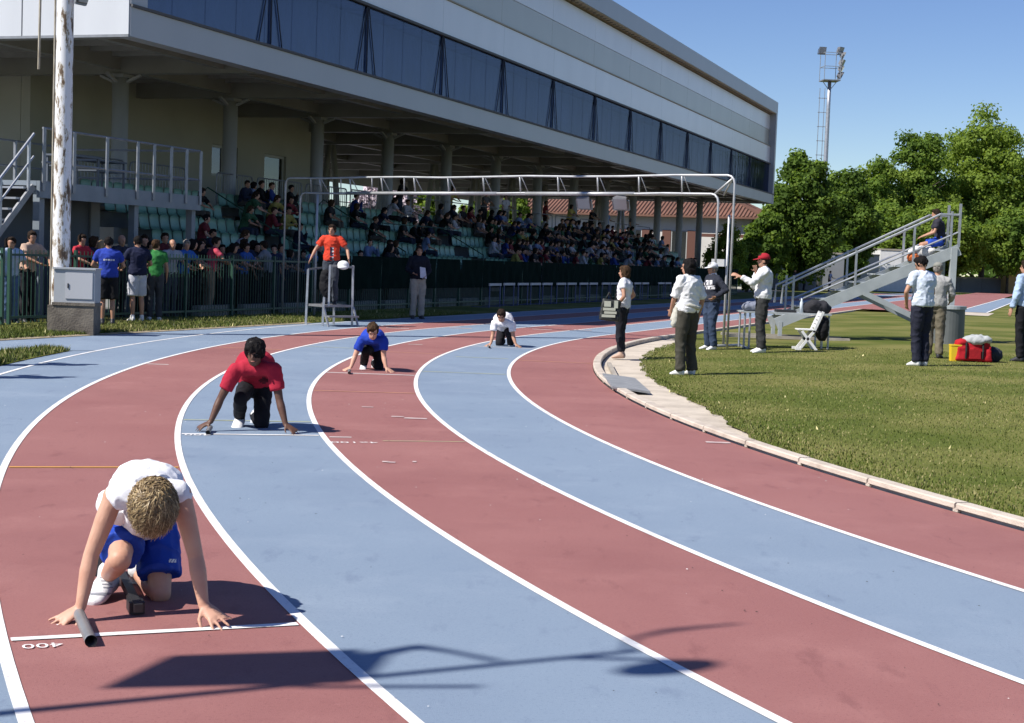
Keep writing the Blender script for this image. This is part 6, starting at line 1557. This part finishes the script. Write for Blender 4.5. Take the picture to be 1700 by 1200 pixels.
for i, (px, d, ty, hw) in enumerate(((640, 100, 285, 60), (700, 105, 305, 45), (850, 118, 318, 45), (780, 112, 322, 30))):
    t = tree(px, d, ty, hw, ['blossoming tree seen through the gap under the hall', 'thin tree behind the stand right of the blossoming tree', 'tree behind the stand seen between the middle columns', 'small tree behind the stand between two columns'][i], 1, 30 + i, crown_lo=.3, nleaf=4160, leaf=.35)
    if i == 0:
        cr = [c for c in t.children if c.name.startswith('crown')][0]
        M_bls = [mat('blossom', (.50, .42, .46), .7), mat('pale blossom', (.62, .56, .60), .7), M_lf[1]]
        cr.data.materials.clear(); [cr.data.materials.append(m) for m in M_bls]
# far tree line closing the horizon
q = random.Random(44); g = Geo()
for i in range(9000):
    a = q.uniform(-.62, .95); d = q.uniform(330, 420); h = (q.random() ** .7) * (7 + 4 * math.sin(a * 23) + 3 * math.sin(a * 57))
    c = Vector((math.sin(a) * d, math.cos(a) * d, h)); s = q.uniform(.8, 1.9); nrm = Vector((q.uniform(-1, 1), q.uniform(-1, .2), q.uniform(-.2, 1))).normalized()
    x_ = nrm.cross(Vector((q.uniform(-1, 1), q.uniform(-1, 1), .3))).normalized() * s; y_ = nrm.cross(x_).normalized() * s * .7
    g.add([c - x_, c - y_, c + x_, c + y_], [(0, 1, 2, 3)], q.choice((0, 0, 1)))
tag(obj('distant_woodland', g, M_lf), 'distant line of trees on the horizon', 'woodland', kind='stuff')

# far floodlight mast
mb = W(94.5, 45.6); mb = Vector((at(1369, 300, mb.y).x, mb.y, 0)); mh = at(1375, 134, mb.y).z
m2 = thing('floodlight_mast', 'slim grey floodlight mast with lamp cage rising behind the dark tree', 'mast', mb)
obj('pole', Geo().tube([(mb.x, mb.y, mh * i / 8) for i in range(9)], [.24 - .012 * i for i in range(9)], 10), M_steel, m2, True)
platform(m2, mb, mh, (1, .1))
g = Geo(); l0, l1 = mb.x - .75, mb.x - .35
for x in (l0, l1): g.bar((x, mb.y, 2.5), (x, mb.y, mh - .6), .05)
z = 3
while z < mh - .7: g.bar((l0 - .1, mb.y, z), (mb.x, mb.y, z), .05); z += 1.15
obj('ladder', g, M_steel, m2)

# house with tiled roof behind the far end
M_hw = mat('white house wall', (.62, .61, .58), .85, (.55, .53, .50), .6)
M_tile = mat('terracotta tile', (.20, .095, .065), .8, (.13, .065, .045), .9, (.3, .7), bump=.3)
M_brown = mat('brown shutter', (.12, .05, .035), .6)
HA0, HA1, HV0, HV1 = 86, 98, 50.5, 74
ze, zr = 5.55, 8.3
house = thing('house', 'white house with terracotta hipped roof and brown shutters behind the stand', 'house', W(HA0, HV0))
def hp(name, g, m, par=None): return obj(name, g, m, par or house)
hp('wall', Geo().boxuv(HA0, HA1, HV0, HV1, 0, ze), M_hw)
c = [W(HA0 - .8, HV0 - .8, ze), W(HA1 + .8, HV0 - .8, ze), W(HA1 + .8, HV1 + .8, ze), W(HA0 - .8, HV1 + .8, ze)]
r0, r1 = W((HA0 + HA1) / 2, HV0 + 5, zr), W((HA0 + HA1) / 2, HV1 - 5, zr)
g = Geo(); g.add(c + [r0, r1] + [p + Vector((0, 0, -.14)) for p in c], [(3, 0, 4, 5), (1, 2, 5, 4), (0, 1, 4), (2, 3, 5), (6, 7, 1, 0), (7, 8, 2, 1), (8, 9, 3, 2), (9, 6, 0, 3), (9, 8, 7, 6)])
roof = hp('roof', g, M_tile)
# rolls of tiles running down the near slope and the hip facing the track
g = Geo(); nrm = None
nv = int((HV1 - HV0 + 1.6) / .3)
for i in range(nv):
    f = (i + .5) / nv; v = HV0 - .8 + f * (HV1 - HV0 + 1.6); p0 = W(HA0 - .8, v, ze + .02)
    run = min(1, (v - HV0 + .8) / 5.8, (HV1 + .8 - v) / 5.8)
    am = HA0 - .8 + run * ((HA1 - HA0) / 2 + .8); p1 = W(am, v, ze + .02 + run * (zr - ze)); 
    if run > .05: g.tube([p0, p1], .085, 5)
nv = int((HA1 - HA0 + 1.6) / .3)
for i in range(nv):
    f = (i + .5) / nv; a = HA0 - .8 + f * (HA1 - HA0 + 1.6); run = min(1, f * 2, 2 - 2 * f)
    p0, p1 = W(a, HV0 - .8, ze + .02), W(a, HV0 - .8 + run * 5.8, ze + .02 + run * (zr - ze)); 
    if run > .05: g.tube([p0, p1], .085, 5)
tag(obj('tile_rolls', g, M_tile, roof), kind='stuff')
obj('chimney', Geo().boxuv(HA0 + 5.0, HA0 + 5.7, HV0 + 2.2, HV0 + 2.9, 6.2, 8.4), M_hw, roof)
for v0, zz0, zz1 in ((55.6, 1.9, 4.4), (59.3, 1.9, 4.4), (64, 1.9, 4.4), (68.2, 1.9, 4.4)):
    w = hp('window', Geo().boxuv(HA0 - .03, HA0 - .004, v0, v0 + 1.3, zz0, zz1), M_frame)
    obj('pane', Geo().boxuv(HA0 - .045, HA0 - .032, v0 + .08, v0 + 1.22, zz0 + .08, zz1 - .08), mat('dark window', (.02, .022, .025), .15), w)
    for s in (v0 - .72, v0 + 1.32): obj('shutter', Geo().boxuv(HA0 - .07, HA0 - .005, s, s + .7, zz0, zz1), M_brown, w)
hp('porch_beam', Geo().boxuv(HA0 - 2.6, HA0 - 2.4, HV0 - 1, HV0 + 4.2, 3.9, 4.15), M_brown)
for v in (HV0 - .9, HV0 + 3.8): hp('porch_post', Geo().boxuv(HA0 - 2.6, HA0 - 2.4, v, v + .2, 0, 3.895), M_brown)
pr = Geo(); cc = [W(HA0 - 2.9, HV0 - 1.3, 4.16), W(HA0 - .81, HV0 - 1.3, 4.9), W(HA0 - .81, HV0 + 9, 4.9), W(HA0 - 2.9, HV0 + 9, 4.16)]

# pale buildings behind the stand, seen under the hall
def block(name, label, a0, a1, v0, v1, z, m, cat='building', roofm=None, wins=()):
    t = thing(name, label, cat, W(a0, v0))
    obj('wall', Geo().boxuv(a0, a1, v0, v1, 0, z), m, t)
    obj('roof', Geo().boxuv(a0 - .3, a1 + .3, v0 - .3, v1 + .3, z, z + .25), roofm or M_tile, t)
    for (b0, z0) in wins:
        w = obj('window', Geo().boxuv(a0 - .03, a0 - .005, b0, b0 + 1.2, z0, z0 + 1.4), M_frame, t); obj('pane', Geo().boxuv(a0 - .04, a0 - .031, b0 + .1, b0 + 1.1, z0 + .1, z0 + 1.3), M_brown, w)
    return t
block('outbuilding', 'low white outbuilding seen between the middle columns', 66, 76, 78, 92, 4.6, M_hw, wins=((80, 2), (84, 2), (88, 2)))
block('outbuilding', 'pale flat building seen behind the near columns', 52, 62, 84, 98, 3.6, M_hw, wins=((86, 1.2), (91, 1.2)))
# boundary wall, white shed, hut
M_gw = mat('grey boundary wall', (.26, .28, .30), .9, (.21, .22, .24), .4)
def pxwall(name, label, cat, x0, x1, d, ytop, m, dep=.3, parts=None):
    p0, p1 = at(x0, 470, d), at(x1, 470, d); zt = at((x0 + x1) / 2, ytop, d).z
    t = thing(name, label, cat, (p0.x, d, 0)); n = max(1, round((p1.x - p0.x) / 2.5)); w = (p1.x - p0.x) / n
    for i in range(n): obj('panel', Geo().box(p0.x + w * i + .01, p0.x + w * (i + 1) - .01, d, d + dep, 0, zt), m, t)
    obj('coping', Geo().box(p0.x, p1.x, d - .05, d + dep + .05, zt + .003, zt + .15), M_conc, t)
    return t
pxwall('boundary_wall', 'grey panel wall behind the dark trees right of the grandstand', 'wall', 1255, 1400, 128, 420, M_gw)
pxwall('boundary_wall', 'pale grey panel wall left of the white shed', 'wall', 1400, 1458, 138, 424, mat('pale wall', (.42, .44, .45), .9))
sh = pxwall('shed', 'white flat shed behind the tribune rails', 'shed', 1459, 1515, 140, 416, M_white, 5)
pxwall('hut', 'low ochre hut at the far right under the trees', 'hut', 1672, 1760, 150, 445, mat('ochre boards', (.45, .30, .12), .8, (.35, .22, .09), 1), 3)
pxwall('hedge_wall', 'low dark wall under the far trees at the right', 'wall', 1560, 1665, 152, 462, M_gw, .4)

# lamp post with a hung sign panel just outside the left of the picture: its shadow lies across the track
dirx = Vector((math.cos(SUN_AZ), math.sin(SUN_AZ), 0)); perp = Vector((-dirx.y, dirx.x, 0)); lb = gp(1060, 1080) - dirx * (6.86 / math.tan(SUN_EL))
lamp = thing('lamp_post', 'lamp post with hung panel beside the track, its shadow across the near lanes', 'lamp post', lb)
def lq(z, w, o=0): return lb + perp * w + dirx * o + Vector((0, 0, z))
obj('pole', Geo().tube([lq(0, 0), lq(4, .03), lq(6.86, 0)], [.04, .032, .024], 10), M_steeld, lamp, True)
pc = [(4.60, .20), (4.97, .55), (5.72, .40), (5.50, -.03)]
g = Geo(); g.box8([lq(z, w, -.02) for z, w in pc] + [lq(z, w, .02) for z, w in pc]); obj('sign_panel', g, M_cab, lamp)
obj('panel_arm', Geo().tube([lq(5.55, .0), lq(5.75, .30), lq(5.98, .36), lq(6.08, .24), lq(6.2, .05)], [.03, .05, .035, .02, .02], 8), M_steeld, lamp, True)
obj('lower_arm', Geo().tube([lq(5.3, -.02), lq(5.95, -.24)], .018, 8), M_steeld, lamp, True)
g = Geo(); g.ell(lq(6.83, -.26), (.20, .10, .15), Matrix.Rotation(SUN_AZ, 3, 'Z') ); obj('lantern', g, M_lamp, lamp, True)
obj('lantern_arm', Geo().tube([lq(6.5, .0), lq(6.75, -.1), lq(6.95, -.2)], .02, 8), M_steeld, lamp, True)
obj('upper_arm', Geo().tube([lq(6.8, .0), lq(6.95, .18), lq(7.2, .25), lq(7.6, .25)], [.016, .016, .028, .012], 8), M_steeld, lamp, True)
print('back ok')
print('objects', len(bpy.data.objects))
